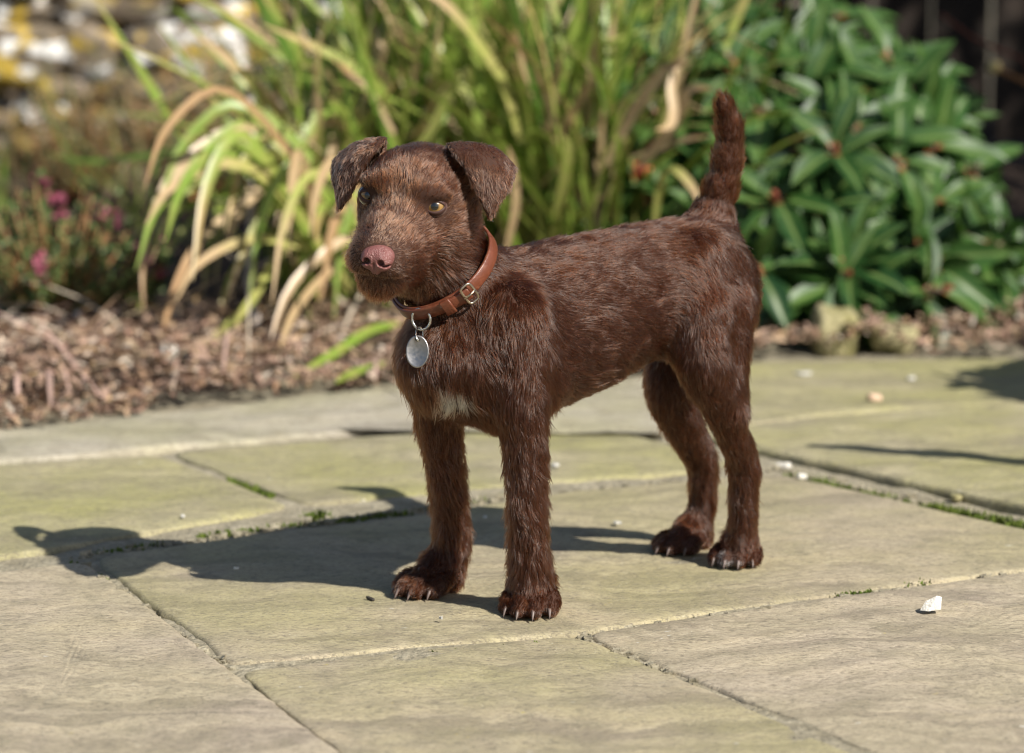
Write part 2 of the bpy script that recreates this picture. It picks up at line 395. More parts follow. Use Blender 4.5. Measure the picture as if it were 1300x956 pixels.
Vs, Fs, Cs = litter(24000, (-1.1, .25), .55, 5, (.004, .015))
V2, F2, C2 = litter(7000, (.15, 1.0), .30, 6, (.004, .014))
o = colour_mesh('leaf_litter', np.concatenate([Vs, V2]), np.concatenate([Fs, F2 + len(Vs)]), np.concatenate([Cs, C2]), M_CHIP)
tag(o, 'dry brown and pinkish leaf litter covering the flower bed', kind='stuff')
# ------------------------------------------------------------------ the dog: one continuous skin from a distance field
PR = []                                       # primitives in the dog's own frame
def add(kind, k, flow, ln, lift, **kw):
    kw.update(kind=kind, k=k, flow=flow, ln=ln, lift=lift); PR.append(kw)
def cone(a, b, ra, rb, k=.012, flow=None, ln=.009, lift=.3):
    a = np.array(a, float); b = np.array(b, float); r = max(ra, rb)
    add('cone', k, flow if flow is not None else norm(b - a), ln, lift, a=a, b=b, ra=ra, rb=rb,
        lo=np.minimum(a, b) - r, hi=np.maximum(a, b) + r)
def ell(c, r, R=np.eye(3), k=.012, flow=None, ln=.009, lift=.3):
    c = np.array(c, float); m = max(r)
    add('ell', k, flow, ln, lift, c=c, r=np.array(r, float), R=np.array(R), lo=c - m, hi=c + m)
def sheetp(pts, r, k=.004, flow=None, ln=.003, lift=.15):
    add('pts', k, flow, ln, lift, pts=pts, r0=r, lo=pts.min(0) - r, hi=pts.max(0) + r)
def chain(pp, k=.012, flow=None, ln=.009, lift=.3):           # a limb: one smooth tapering run of radii
    q = spline(np.array([list(p) for p in pp]), 6 * len(pp)); m = q[:, 3].max()
    add('poly', k, flow, ln, lift, q=q, lo=q[:, :3].min(0) - m, hi=q[:, :3].max(0) + m)
def sc(px, py, lat, mm):                      # picture point on a plane beside the spine, radius in mm
    return (*side(px, py, lat), mm / 1000)

TX = np.array([-.150, -.143, -.125, -.10, -.06, -.03, .0, .05, .09, .12, .145, .160, .172])
TT = np.array([.206, .228, .250, .260, .262, .260, .258, .256, .252, .238, .216, .204, .186])
TB = np.array([.196, .178, .166, .163, .164, .158, .147, .136, .133, .138, .148, .160, .174])
TW = np.array([.006, .022, .034, .038, .037, .038, .042, .044, .041, .038, .034, .026, .008])
def torso(P):
    x = P[:, 0]
    zt = np.interp(x, TX, TT); zb = np.interp(x, TX, TB); w = np.interp(x, TX, TW)
    zc = (zt + zb) / 2; hz = (zt - zb) / 2
    q = np.sqrt((P[:, 1] / w) ** 2 + ((P[:, 2] - zc) / hz) ** 2)
    d = (q - 1) * np.minimum(w, hz)
    ex = np.maximum(TX[0] - x, x - TX[-1])
    return np.where(ex > 0, np.sqrt(np.maximum(d, 0) ** 2 + ex ** 2), d)
add('torso', .02, np.array([-1.0, 0, -.28]), .0085, .20, lo=np.array([-.15, -.047, .13]), hi=np.array([.172, .047, .262]))
BACK = np.array([-1.0, 0, -.1]); DOWN = np.array([-.15, 0, -1.0])
# neck
cone((.104, -.002, .203), (.147, -.010, .258), .040, .0300, .016, np.array([-.7, 0, -.75]), .009, .22)
# shoulders and breast
ell((.103, .025, .178), (.036, .020, .044), k=.030, flow=np.array([-.35, 0, -1.0]), ln=.011, lift=.25)
ell((.110, -.024, .182), (.036, .020, .044), k=.026, flow=np.array([-.35, 0, -1.0]), ln=.011, lift=.25)
ell((.146, -.004, .178), (.023, .028, .030), k=.016, flow=np.array([.1, 0, -1.0]), ln=.012, lift=.3)
# near foreleg and far foreleg
LEG = dict(k=.012, flow=np.array([-.12, 0, -1.0]), ln=.0092, lift=.36)
chain([sc(652, 400, .036, 21), sc(660, 500, .042, 18), sc(666, 555, .042, 15.0), sc(669, 620, .041, 12.8), sc(671, 680, .039, 12.2), sc(672, 715, .037, 12.8), sc(672, 745, .035, 13)], **LEG)
chain([sc(560, 450, -.034, 19), sc(557, 520, -.042, 16.5), sc(565, 590, -.047, 12.6), sc(571, 650, -.052, 11.4), sc(573, 690, -.056, 11.8), sc(564, 728, -.058, 12)], **LEG)
# near and far hind leg
HL = dict(k=.014, flow=np.array([-.25, 0, -1.0]), ln=.0080, lift=.30)
ell(side(898, 370, .026), (.034, .020, .046), k=.02, flow=np.array([-.55, 0, -1.0]), ln=.009, lift=.2)
chain([sc(890, 400, .032, 23), sc(892, 455, .038, 20.5), sc(914, 510, .038, 14.5), sc(930, 550, .035, 11.3), sc(943, 588, .030, 11.0), sc(944, 640, .026, 9.6), sc(941, 690, .022, 10)], **HL)
chain([sc(924, 390, .030, 18), sc(926, 460, .036, 13.5), sc(929, 515, .037, 9.5)], **HL)
chain([sc(885, 400, -.028, 25), sc(850, 485, -.031, 18), sc(868, 540, -.035, 14), sc(890, 585, -.040, 11), sc(892, 630, -.043, 9.4), sc(884, 680, -.046, 10)], **HL)
# tail, ringed with tufts
tl = spline([side(903, 285, 0), side(909, 258, 0), side(918, 228, 0), side(925, 195, 0), side(926, 165, 0), side(921, 142, 0), side(914, 126, 0)], 25)
tr_ = np.interp(np.linspace(0, 1, 25), [0, .15, .4, .65, .85, 1], [16, 12.6, 10.6, 9.0, 7.0, 2.4]) * (1 + .09 * np.sin(np.linspace(0, 1, 25) * 2 * math.pi * 4.6 + 1)) / 1000
add('poly', .016, norm(tl[-1] - tl[4]), .0080, .30, q=np.c_[tl, tr_], lo=tl.min(0) - .015, hi=tl.max(0) + .015)

# paws: four toes each, claws kept for later
CLAWS = []
def paw(px, py, wdir, s=1.0, up=None, hs=1.0):
    c = loc(onground(px, py)); d = np.array([wdir @ F3[:2], wdir @ L3[:2], 0]); d = norm(d); l = np.array([-d[1], d[0], 0])
    fl = d * .8 + np.array([0, 0, -.5])
    cone(c - d * .015 * s + Z3 * .018 * hs, c + d * .002 + Z3 * .0140 * hs, .0115 * s * hs, .0118 * s * hs, .007, fl, .006, .3)
    if up is not None: cone(np.array(up), c - d * .013 * s + Z3 * .021 * hs, .0108 * s, .0112 * s, .010, np.array([0, 0, -1.0]), .009, .35)
    for o, f in ((-.0160, .001), (-.0056, .0105), (.0056, .0105), (.0160, .001)):
        b = c + l * o * s * .75 - d * .008 * s + Z3 * .0150 * s * hs; m = c + l * o * s + d * (f + .004) * s + Z3 * .0120 * s * hs; t = c + l * o * 1.06 * s + d * (f + .012) * s + Z3 * .0072 * s
        cone(b, m, .0070 * s, .0074 * s, .0025, fl, .0034, .32); cone(m, t, .0074 * s, .0064 * s, .0016, fl, .0032, .32)
        CLAWS.append((t + d * .0035 * s + Z3 * .0015, norm(d + l * o * 12), s))
    return c
PAW = {}
PAW['LF'] = paw(675, 779, np.array([-.18, -.98]), .90, sc(672, 742, .035, 1)[:3])
PAW['RF'] = paw(543, 755, np.array([-.62, -.78]), .92, sc(562, 732, -.058, 1)[:3], .9)
PAW['LR'] = paw(935, 716, np.array([-.22, -.97]), .84, sc(941, 690, .020, 1)[:3], .80)
PAW['RR'] = paw(866, 700, np.array([-.62, -.78]), .84, sc(883, 680, -.047, 1)[:3], .78)
N_BODY = len(PR)

# head in its own frame: x towards the nose, y to the dog's left, z up; origin between the eyes
AL, BE, RO = math.radians(20), math.radians(8), math.radians(7)
hx = np.array([-math.sin(AL) * math.cos(BE), -math.cos(AL) * math.cos(BE), -math.sin(BE)])
hy = norm(np.cross(Z3, hx)); hz_ = np.cross(hx, hy)
hy, hz_ = hy * math.cos(RO) - hz_ * math.sin(RO), hz_ * math.cos(RO) + hy * math.sin(RO)
HR = np.array([[v @ F3, v @ L3, v[2]] for v in (hx, hy, hz_)])          # rows: head axes in the dog's frame
E0 = side(511, 254, .006)
def H(x, y, z): return E0 + (np.array([x, y, z]) / 1000) @ HR
def hd(px, py, xh):                                                      # picture point on the head plane x = xh mm
    c = loc(CPOS); d = ray(px, py); d = np.array([d @ F3, d @ L3, d[2]]); p0 = H(xh, 0, 0)
    return c + d * (((p0 - c) @ HR[0]) / (d @ HR[0]))
NOSE_T = H(50, 0, -26)
HK = dict(flow='face', ln=.0048, lift=.30)
ell(H(-37, 0, -5.5), (.038, .0385, .0325), HR, .014, **HK)
ell(H(-18, 0, 6), (.022, .027, .0205), HR, .012, **HK)                    # brow
ell(H(-28, 20, -22), (.026, .019, .026), HR, .014, **HK)                  # cheeks
ell(H(-28, -20, -22), (.026, .019, .026), HR, .014, **HK)
cone(H(-8, 0, -14), H(42, 0, -27), .0235, .0150, .014, **HK)              # muzzle
cone(H(6, 9.5, -27), H(39, 7.5, -33), .0170, .0132, .008, 'face', .0065, .35)   # lips
cone(H(6, -9.5, -27), H(39, -7.5, -33), .0170, .0132, .008, 'face', .0065, .35)
cone(H(-20, 0, -38), H(33, 0, -45), .0225, .0155, .003, 'face', .0066, .40)    # jaw and beard
cone(H(-26, 0, -28), H(-46, -4, -33), .026, .025, .012, np.array([-.6, 0, -.8]), .008, .3)   # throat
cone(H(-36, 0, -8), (.143, -.009, .246), .032, .0285, .014, np.array([-.8, 0, -.6]), .008, .3)
for s in (1, -1): ell(H(-4, s * 19.5, 9.0), (.010, .0135, .0060), HR, .010, 'face', .0058, .32)
# ears: folded triangular flaps
def patch(rows, nu=44, nv=40):
    g_ = np.array([[hd(*p) for p in r] for r in rows])
    g1 = np.stack([spline(g_[:, j], nv) for j in range(g_.shape[1])], 1)
    return np.stack([spline(g1[i], nu) for i in range(nv)], 0).reshape(-1, 3)
EAR_N = [[(577, 222, -34), (592, 230, -40), (602, 238, -46), (606, 252, -50)],
         [(572, 196, -42), (590, 197, -50), (612, 208, -56), (622, 226, -57)],
         [(570, 184, -40), (600, 184, -44), (629, 191, -50), (650, 213, -54)],
         [(579, 194, -26), (605, 201, -28), (632, 212, -34), (651, 222, -44)],
         [(596, 222, -21), (613, 228, -23), (632, 235, -27), (645, 240, -33)],
         [(609, 248, -20), (616, 251, -21), (626, 254, -23), (633, 256, -26)],
         [(620.5, 274, -20), (621.5, 275, -20), (622.5, 275.5, -20), (623.5, 275, -21)]]
EAR_F = [[(487, 214, -32), (474, 220, -38), (468, 226, -44), (465, 236, -48)],
         [(487, 190, -42), (473, 192, -50), (458, 200, -56), (450, 212, -57)],
         [(488, 176, -40), (466, 180, -44), (443, 189, -50), (426, 205, -54)],
         [(476, 190, -25), (459, 195, -27), (440, 204, -33), (424, 215, -43)],
         [(462, 211, -20), (450, 216, -22), (436, 220, -26), (424, 227, -32)],
         [(447, 240, -18), (441, 241, -19), (434, 243, -21), (428, 243, -24)],
         [(434, 262, -17), (433, 263, -17), (432, 263.5, -17), (431, 263, -18)]]
for rows in (EAR_N, EAR_F):
    tipp = hd(*rows[-1][1]); midp = hd(*rows[2][1])
    sheetp(patch(rows), .0019, .0035, norm(tipp - midp), .0036, .19)

def lipline():
    out = []
    for s in (1, -1):
        pts = []
        for x, z in ((46, -40.5), (42, -41.5), (36, -42), (28, -41.5), (19, -40), (10, -38)):
            o = H(x - 12, 0, z); d = norm(H(x, s * (1.5 + (46 - x) * 1.1), z) - o); t = np.linspace(0, .05, 120)
            v = sdf(o + t[:, None] * d); i = np.where(v > 0)[0]; pts.append(o + d * (t[i[0]] - .0002))
        out.append(np.array(pts))
    return out
def pdist(p, P):
    k = p['kind']
    if k == 'cone':
        ba = p['b'] - p['a']; pa = P - p['a']; t = np.clip(pa @ ba / max(ba @ ba, 1e-12), 0, 1)
        return np.linalg.norm(pa - t[:, None] * ba, axis=1) - (p['ra'] + (p['rb'] - p['ra']) * t)
    if k == 'poly':
        q = p['q']; best = np.full(len(P), 9.0)
        for a, b in zip(q[:-1], q[1:]):
            ba = b[:3] - a[:3]; pa = P - a[:3]; t = np.clip(pa @ ba / max(ba @ ba, 1e-12), 0, 1)
            best = np.minimum(best, np.linalg.norm(pa - t[:, None] * ba, axis=1) - (a[3] + (b[3] - a[3]) * t))
        return best
    if k == 'ell':
        q = (P - p['c']) @ p['R'].T; k0 = np.linalg.norm(q / p['r'], axis=1); k1 = np.linalg.norm(q / p['r'] ** 2, axis=1)
        return k0 * (k0 - 1) / np.maximum(k1, 1e-9)
    if k == 'torso': return torso(P)
    if k == 'pts':
        r = np.empty(len(P), np.float32); A = p['pts'].astype(np.float32); P = P.astype(np.float32); aa = (A * A).sum(1)
        for i in range(0, len(P), 3000):
            q = P[i:i + 3000]; r[i:i + 3000] = ((q * q).sum(1)[:, None] + aa - 2 * q @ A.T).min(1)
        return np.sqrt(np.maximum(r, 0)) - p['r0']
def smin(a, b, k):
    h = np.maximum(k - np.abs(a - b), 0) / k
    return np.minimum(a, b) - h * h * k * .25
def sdf(P):
    P = np.asarray(P, float); d = np.full(len(P), 1.0)
    for p in PR:
        m = np.all((P > p['lo'] - p['k'] - .008) & (P < p['hi'] + p['k'] + .008), axis=1)
        if m.any(): d[m] = -smin(-d[m], pdist(p, P[m]), p['k']) if p.get('cut') else smin(d[m], pdist(p, P[m]), p['k'])
    return d
def grid_field(lo, hi, h):
    n = np.ceil((hi - lo) / h).astype(int) + 1
    ax = [lo[i] + h * np.arange(n[i]) for i in range(3)]
    D = np.full(n, 1.0, np.float32)
    for p in PR:
        s = []
        for i in range(3):
            a = int(max(0, np.floor((p['lo'][i] - p['k'] - .008 - lo[i]) / h))); b = int(min(n[i], np.ceil((p['hi'][i] + p['k'] + .008 - lo[i]) / h) + 1)); s.append(slice(a, b))
        X, Y, Z = np.meshgrid(ax[0][s[0]], ax[1][s[1]], ax[2][s[2]], indexing='ij')
        if X.size == 0: continue
        dd = pdist(p, np.stack([X.ravel(), Y.ravel(), Z.ravel()], -1)).reshape(X.shape)
        D[tuple(s)] = -smin(-D[tuple(s)], dd, p['k']) if p.get('cut') else smin(D[tuple(s)], dd, p['k'])
    return D, ax
def surface_nets(D, lo, h):
    S_ = D < 0; nx, ny, nz = D.shape
    acc = np.zeros((nx - 1, ny - 1, nz - 1, 3), np.float32); cnt = np.zeros((nx - 1, ny - 1, nz - 1), np.float32)
    for ax in range(3):
        a = [slice(None)] * 3; b = [slice(None)] * 3; a[ax] = slice(0, -1); b[ax] = slice(1, None)
        da, db = D[tuple(a)], D[tuple(b)]; cr = (da < 0) != (db < 0)
        t = np.where(cr, da / np.where(cr, da - db, 1), 0)
        o1, o2 = [i for i in range(3) if i != ax]
        for i in (0, 1):
            for j in (0, 1):
                s = [slice(None)] * 3; s[o1] = slice(i, D.shape[o1] - 1 + i); s[o2] = slice(j, D.shape[o2] - 1 + j)
                c = cr[tuple(s)]; v = np.zeros(c.shape + (3,), np.float32); v[..., ax] = t[tuple(s)]; v[..., o1] = i; v[..., o2] = j
                acc += v * c[..., None]; cnt += c
    m = cnt > 0; vid = np.full(m.shape, -1, np.int64); vid[m] = np.arange(m.sum())
    ijk = np.argwhere(m); V = lo + h * (ijk + acc[m] / cnt[m][:, None])
    Q = []
    for ax in range(3):
        o1, o2 = (ax + 1) % 3, (ax + 2) % 3
        a = [slice(None)] * 3; b = [slice(None)] * 3; a[ax] = slice(0, -1); b[ax] = slice(1, None)
        cr = S_[tuple(a)] != S_[tuple(b)]; e = np.argwhere(cr)
        e = e[(e[:, o1] > 0) & (e[:, o2] > 0) & (e[:, o1] < D.shape[o1] - 1) & (e[:, o2] < D.shape[o2] - 1)]
        ins = S_[e[:, 0], e[:, 1], e[:, 2]]
        def g_(d1, d2):
            q = e.copy(); q[:, o1] -= d1; q[:, o2] -= d2; return vid[q[:, 0], q[:, 1], q[:, 2]]
        q = np.stack([g_(1, 1), g_(0, 1), g_(0, 0), g_(1, 0)], 1); q[~ins] = q[~ins][:, ::-1]; Q.append(q)
    return V, np.concatenate(Q)
N_SOLID = len(PR); LIPS = []
for ln_ in lipline():
    q_ = spline(ln_, 24); LIPS.append(q_)
    for a_, b_ in zip(q_[:-1:2], q_[2::2]):
        add('cone', .002, np.zeros(3), .004, .3, a=a_, b=b_, ra=.0014, rb=.0014, lo=np.minimum(a_, b_) - .002, hi=np.maximum(a_, b_) + .002, cut=True)
LIPS = np.concatenate(LIPS)
LO = np.array([-.175, -.085, -.006]); HI = np.array([.275, .105, .372]); VX = .0020
D, axs = grid_field(LO, HI, VX)
BV, BF = surface_nets(D, LO, VX)
BV[:, 2] = np.maximum(BV[:, 2], .0005)

dog = tag(link('dog', None, None, tuple(DOG_O)), 'chocolate brown rough-coated terrier puppy standing on the paving slabs', 'dog')
dog.rotation_euler = (0, 0, math.atan2(F3[1], F3[0]))

def mat_skin():
    t = NT('brown_dog_skin'); P = t.obj()
    c = t.mixc(t.noise(P, 300, 3), (.030, .014, .009), (.055, .026, .017))
    return t.fin(c, .8, None, Specular_IOR_Level=.15)
M_SKIN = mat_skin()
body = mesh_from('body', BV, BF, M_SKIN, True, dog)

# ---- where a camera ray meets the skin (to seat eyes, markings, collar fittings)
def hit(px, py, off=0.0):
    c = loc(CPOS); d = ray(px, py); d = norm(np.array([d @ F3, d @ L3, d[2]])); t = 2.2
    for _ in range(200):
        s = sdf((c + d * t)[None])[0] - off
        t += min(max(s, -.01), .02) * .7
        if abs(s) < 2e-5: break
    return c + d * t
def grad(P, e=.0015):
    P = np.asarray(P, float); g_ = np.stack([sdf(P + np.eye(3)[i] * e) - sdf(P - np.eye(3)[i] * e) for i in range(3)], -1); return norm(g_)

# eyes
def mat_eye():
    t = NT('amber_eye'); o = t.obj(); sx = t.n('SeparateXYZ'); t.set(sx.inputs[0], o)
    r = t.math('SQRT', t.math('ADD', t.math('POWER', sx.outputs[1], 2), t.math('POWER', sx.outputs[2], 2)))
    r = t.math('DIVIDE', r, .0082)
    fib = t.noise(t.scaled(o, (10, 1, 1)), 900, 2)
    c = t.ramp(t.math('ADD', r, t.math('MULTIPLY', t.math('SUBTRACT', fib, .5), .06)),
               [(0, (.003, .003, .003)), (.30, (.004, .003, .002)), (.35, (.14, .07, .014)), (.50, (.27, .155, .045)), (.68, (.20, .11, .032)), (.76, (.03, .015, .008)), (.8, (.06, .035, .03)), (1, (.12, .08, .07))])
    return t.fin(c, .25, None, Specular_IOR_Level=.5, Coat_Weight=1.0, Coat_Roughness=.02)
M_EYE = mat_eye()
M_LID = plain('dark_eyelid_skin', (.050, .023, .018), .55, Specular_IOR_Level=.3)
EYES = []
def eye(px, py, sgn, es=1.0):
    h0 = hit(px, py); cl = loc(CPOS)
    gaze = norm(norm(cl - h0) * .86 + HR[0] * .14)
    R_ = .0084 * es; c = h0 - gaze * .0062
    up = norm(HR[2] - gaze * (HR[2] @ gaze)); lf = np.cross(up, gaze)
    M = Matrix(np.c_[gaze, lf, up].tolist()).to_4x4(); M.translation = Vector(c)
    u = np.linspace(0, math.pi, 25); v = np.linspace(0, 2 * math.pi, 33)[:-1]
    V = []
    for a in u:
        bulge = R_ * (1 + .06 * max(0, math.cos(a)) ** 6)
        for b in v: V.append((bulge * math.cos(a), R_ * math.sin(a) * math.cos(b), R_ * math.sin(a) * math.sin(b)))
    F = [(i * 32 + j, i * 32 + (j + 1) % 32, (i + 1) * 32 + (j + 1) % 32, (i + 1) * 32 + j) for i in range(24) for j in range(32)]
    e = mesh_from('eye', V, [f[::-1] for f in F], M_EYE, True, dog); e.matrix_local = M
    # almond shaped lids as a shell over the ball
    n = 40; V = []; ringsn = 5
    for k in range(ringsn):
        s = k / (ringsn - 1)
        for i in range(n):
            a = 2 * math.pi * i / n; ca, sa = math.cos(a), math.sin(a)
            ay = .0064 * es * ca * sgn; az = (.0026 if sa > 0 else .0035) * es * sa * (1 - .25 * ca * ca) + .0006 * ca
            oy = .0088 * es * ca * sgn; oz = .0080 * es * sa
            y = ay + (oy - ay) * s; z = az + (oz - az) * s; rr = math.hypot(y, z)
            lift = .0004 + .0009 * math.sin(s * 3.14) - .0022 * s * s
            R2 = R_ + lift; x = math.sqrt(max(R2 * R2 - rr * rr, 0)) if rr < R2 else -.001
            V.append((x, y, z))
    for i in range(n):                                  # inner rim turned in
        x, y, z = V[i]; V.append((x * .96, y * .985, z * .985))
    F = [(k * n + i, k * n + (i + 1) % n, (k + 1) * n + (i + 1) % n, (k + 1) * n + i) for k in range(ringsn - 1) for i in range(n)]
    F += [(ringsn * n + i, ringsn * n + (i + 1) % n, (i + 1) % n, i) for i in range(n)]
    if sgn < 0: F = [f[::-1] for f in F]
    l = mesh_from('eyelid', V, F, M_LID, True, e)
    EYES.append((c, gaze, lf, up))
eye(552, 262, 1); eye(468, 248, -1, .9)

# nose leather
def mat_nose():
    t = NT('liver_pink_nose'); P = t.obj()
    vor = t.n('TexVoronoi'); t.set(vor.inputs['Vector'], P); vor.inputs['Scale'].default_value = 1100
    c = t.mixc(t.noise(P, 130, 3), (.145, .050, .043), (.20, .080, .070))
    return t.fin(c, .42, t.bump(t.math('ADD', vor.outputs['Distance'], t.noise(P, 500, 2)), .0007, .8), Specular_IOR_Level=.5)
hn = hit(477, 330); NC = hn + HR[0] * -.0015
def nose_field(P):
    q = (P - NC) @ HR.T * 1000                          # mm, head axes
    def el(c, r): 
        v = (q - np.array(c)) / np.array(r); k0 = np.linalg.norm(v, axis=1); k1 = np.linalg.norm(v / np.array(r), axis=1); return k0 * (k0 - 1) / np.maximum(k1, 1e-9)
    d = el((-4, 0, 2.0), (9.0, 10.8, 7.4)); d = smin(d, el((.5, 5.2, -1.0), (6.0, 5.4, 6.2)), 4.0); d = smin(d, el((.5, -5.2, -1.0), (6.0, 5.4, 6.2)), 4.0)
    d = smin(d, el((-1, 0, -6.0), (5.5, 3.6, 5.0)), 3.0)
    for s in (1, -1):
        h1 = el((5.6, s * 5.0, -.6), (5.0, 2.5, 2.3)); h2 = el((3.2, s * 9.2, -2.6), (4.2, 3.8, 1.1)); hh = np.minimum(h1, h2)
        d = -smin(-d, hh, 1.2)
    g0 = np.maximum(np.abs(q[:, 1]) - .15, 0) + np.maximum(q[:, 2] + 1.5, 0) * .8        # philtrum groove
    d = d + .7 * np.exp(-(g0 / .55) ** 2)
    return d / 1000
gl = NC - .017; nn = 96; hh_ = .034 / (nn - 1)
A_ = [gl[i] + hh_ * np.arange(nn) for i in range(3)]
X, Y, Z = np.meshgrid(*A_, indexing='ij')
NV, NF = surface_nets(nose_field(np.stack([X.ravel(), Y.ravel(), Z.ravel()], -1)).reshape(X.shape).astype(np.float32), gl, hh_)
mesh_from('nose', NV, NF, mat_nose(), True, dog)

# claws
M_CLAW = NT('horn_claw'); _p = M_CLAW.obj()
M_CLAW = M_CLAW.fin(M_CLAW.mixc(M_CLAW.noise(_p, 200, 2), (.05, .03, .025), (.20, .155, .135)), .42, None, Specular_IOR_Level=.35)
for c, d, s in CLAWS:
    t = np.linspace(0, 1, 7)
    path = c[None] + d * (.0068 * s * t)[:, None] + Z3 * (-.001 * t - .0062 * s * t ** 1.8)[:, None]
    path[:, 2] = np.maximum(path[:, 2], .0006)
    v, f = tube(path, .0018 * s * (1 - .86 * t ** 1.5), 8); mesh_from('claw', v, f, M_CLAW, True, dog)
# ------------------------------------------------------------------ collar frame (needed by the coat as well)
CA = side(531, 407, .004); CB = side(616, 296, .004)
CC = (CA + CB) / 2; c1 = norm(CA - CB); cN = norm(np.cross(c1, np.array([0, 1.0, 0])))
if cN[0] < 0: cN = -cN
c2 = np.cross(cN, c1)
CC = CC
def collar_r(a, off, w=0.0):
    d = math.cos(a) * c1 + math.sin(a) * c2; rs = np.linspace(.018, .075, 115)
    v = sdf(CC + cN * w + rs[:, None] * d) - off
    i = np.where(v > 0)[0]; return rs[i[0]] if len(i) else .07
NA = 96; ANG = np.linspace(0, 2 * math.pi, NA, endpoint=False)
CR = np.array([max(collar_r(a, .0030, w) for w in (-.002, 0, .002)) for a in ANG])
for _ in range(4): CR = .5 * CR + .25 * (np.roll(CR, 1) + np.roll(CR, -1))
CR = CR + .0008
def crad(a): return np.interp(np.mod(a, 2 * math.pi), np.r_[ANG, 2 * math.pi], np.r_[CR, CR[0]])
def cpt(a, r=0.0, w=0.0):
    a = np.asarray(a, float); return CC + (np.cos(a)[..., None] * c1 + np.sin(a)[..., None] * c2) * (crad(a) + r)[..., None] + cN * np.asarray(w)[..., None]
_vis = np.linspace(0, 2 * math.pi, 721)
_pv = proj(unloc(cpt(_vis, .002, 0 * _vis)))
_dc = np.linalg.norm(unloc(cpt(_vis, .002, 0 * _vis)) - CPOS, axis=1)
def cangle(px, py):
    e = np.linalg.norm(_pv - np.array([px, py]), axis=1) + (_dc > np.median(_dc)) * 1000; return _vis[e.argmin()]

# ------------------------------------------------------------------ the coat
def body_attr(P):
    n = len(P); Wt = np.zeros(n); fl = np.zeros((n, 3)); ln = np.zeros(n); lf = np.zeros(n); hw = np.zeros(n)
    face = norm(P - NOSE_T)
    for i, p in enumerate(PR[:N_SOLID]):
        m = np.all((P > p['lo'] - .02) & (P < p['hi'] + .02), axis=1)
        if not m.any(): continue
        d = pdist(p, P[m]); w = np.exp(-np.maximum(d, 0) / (.0035 if p['kind'] != 'pts' else .0015))
        if p['kind'] == 'pts': w = w * 6
        f = face[m] if isinstance(p['flow'], str) else np.broadcast_to(p['flow'], (m.sum(), 3))
        if p['kind'] == 'torso':
            x = P[m][:, 0]; fr = np.clip((x - .10) / .05, 0, 1)[:, None]
            f = f * (1 - fr) + np.array([-.1, 0, -1.0]) * fr
            und = np.clip((.175 - P[m][:, 2]) / .03, 0, 1)[:, None]; f = f + und * np.array([.25, 0, -.35])
        Wt[m] += w; fl[m] += w[:, None] * norm(f); ln[m] += w * p['ln']; lf[m] += w * p['lift']
        if i >= N_BODY: hw[m] += w
    Wt = np.maximum(Wt, 1e-9)
    return norm(fl), ln / Wt, lf / Wt, hw / Wt

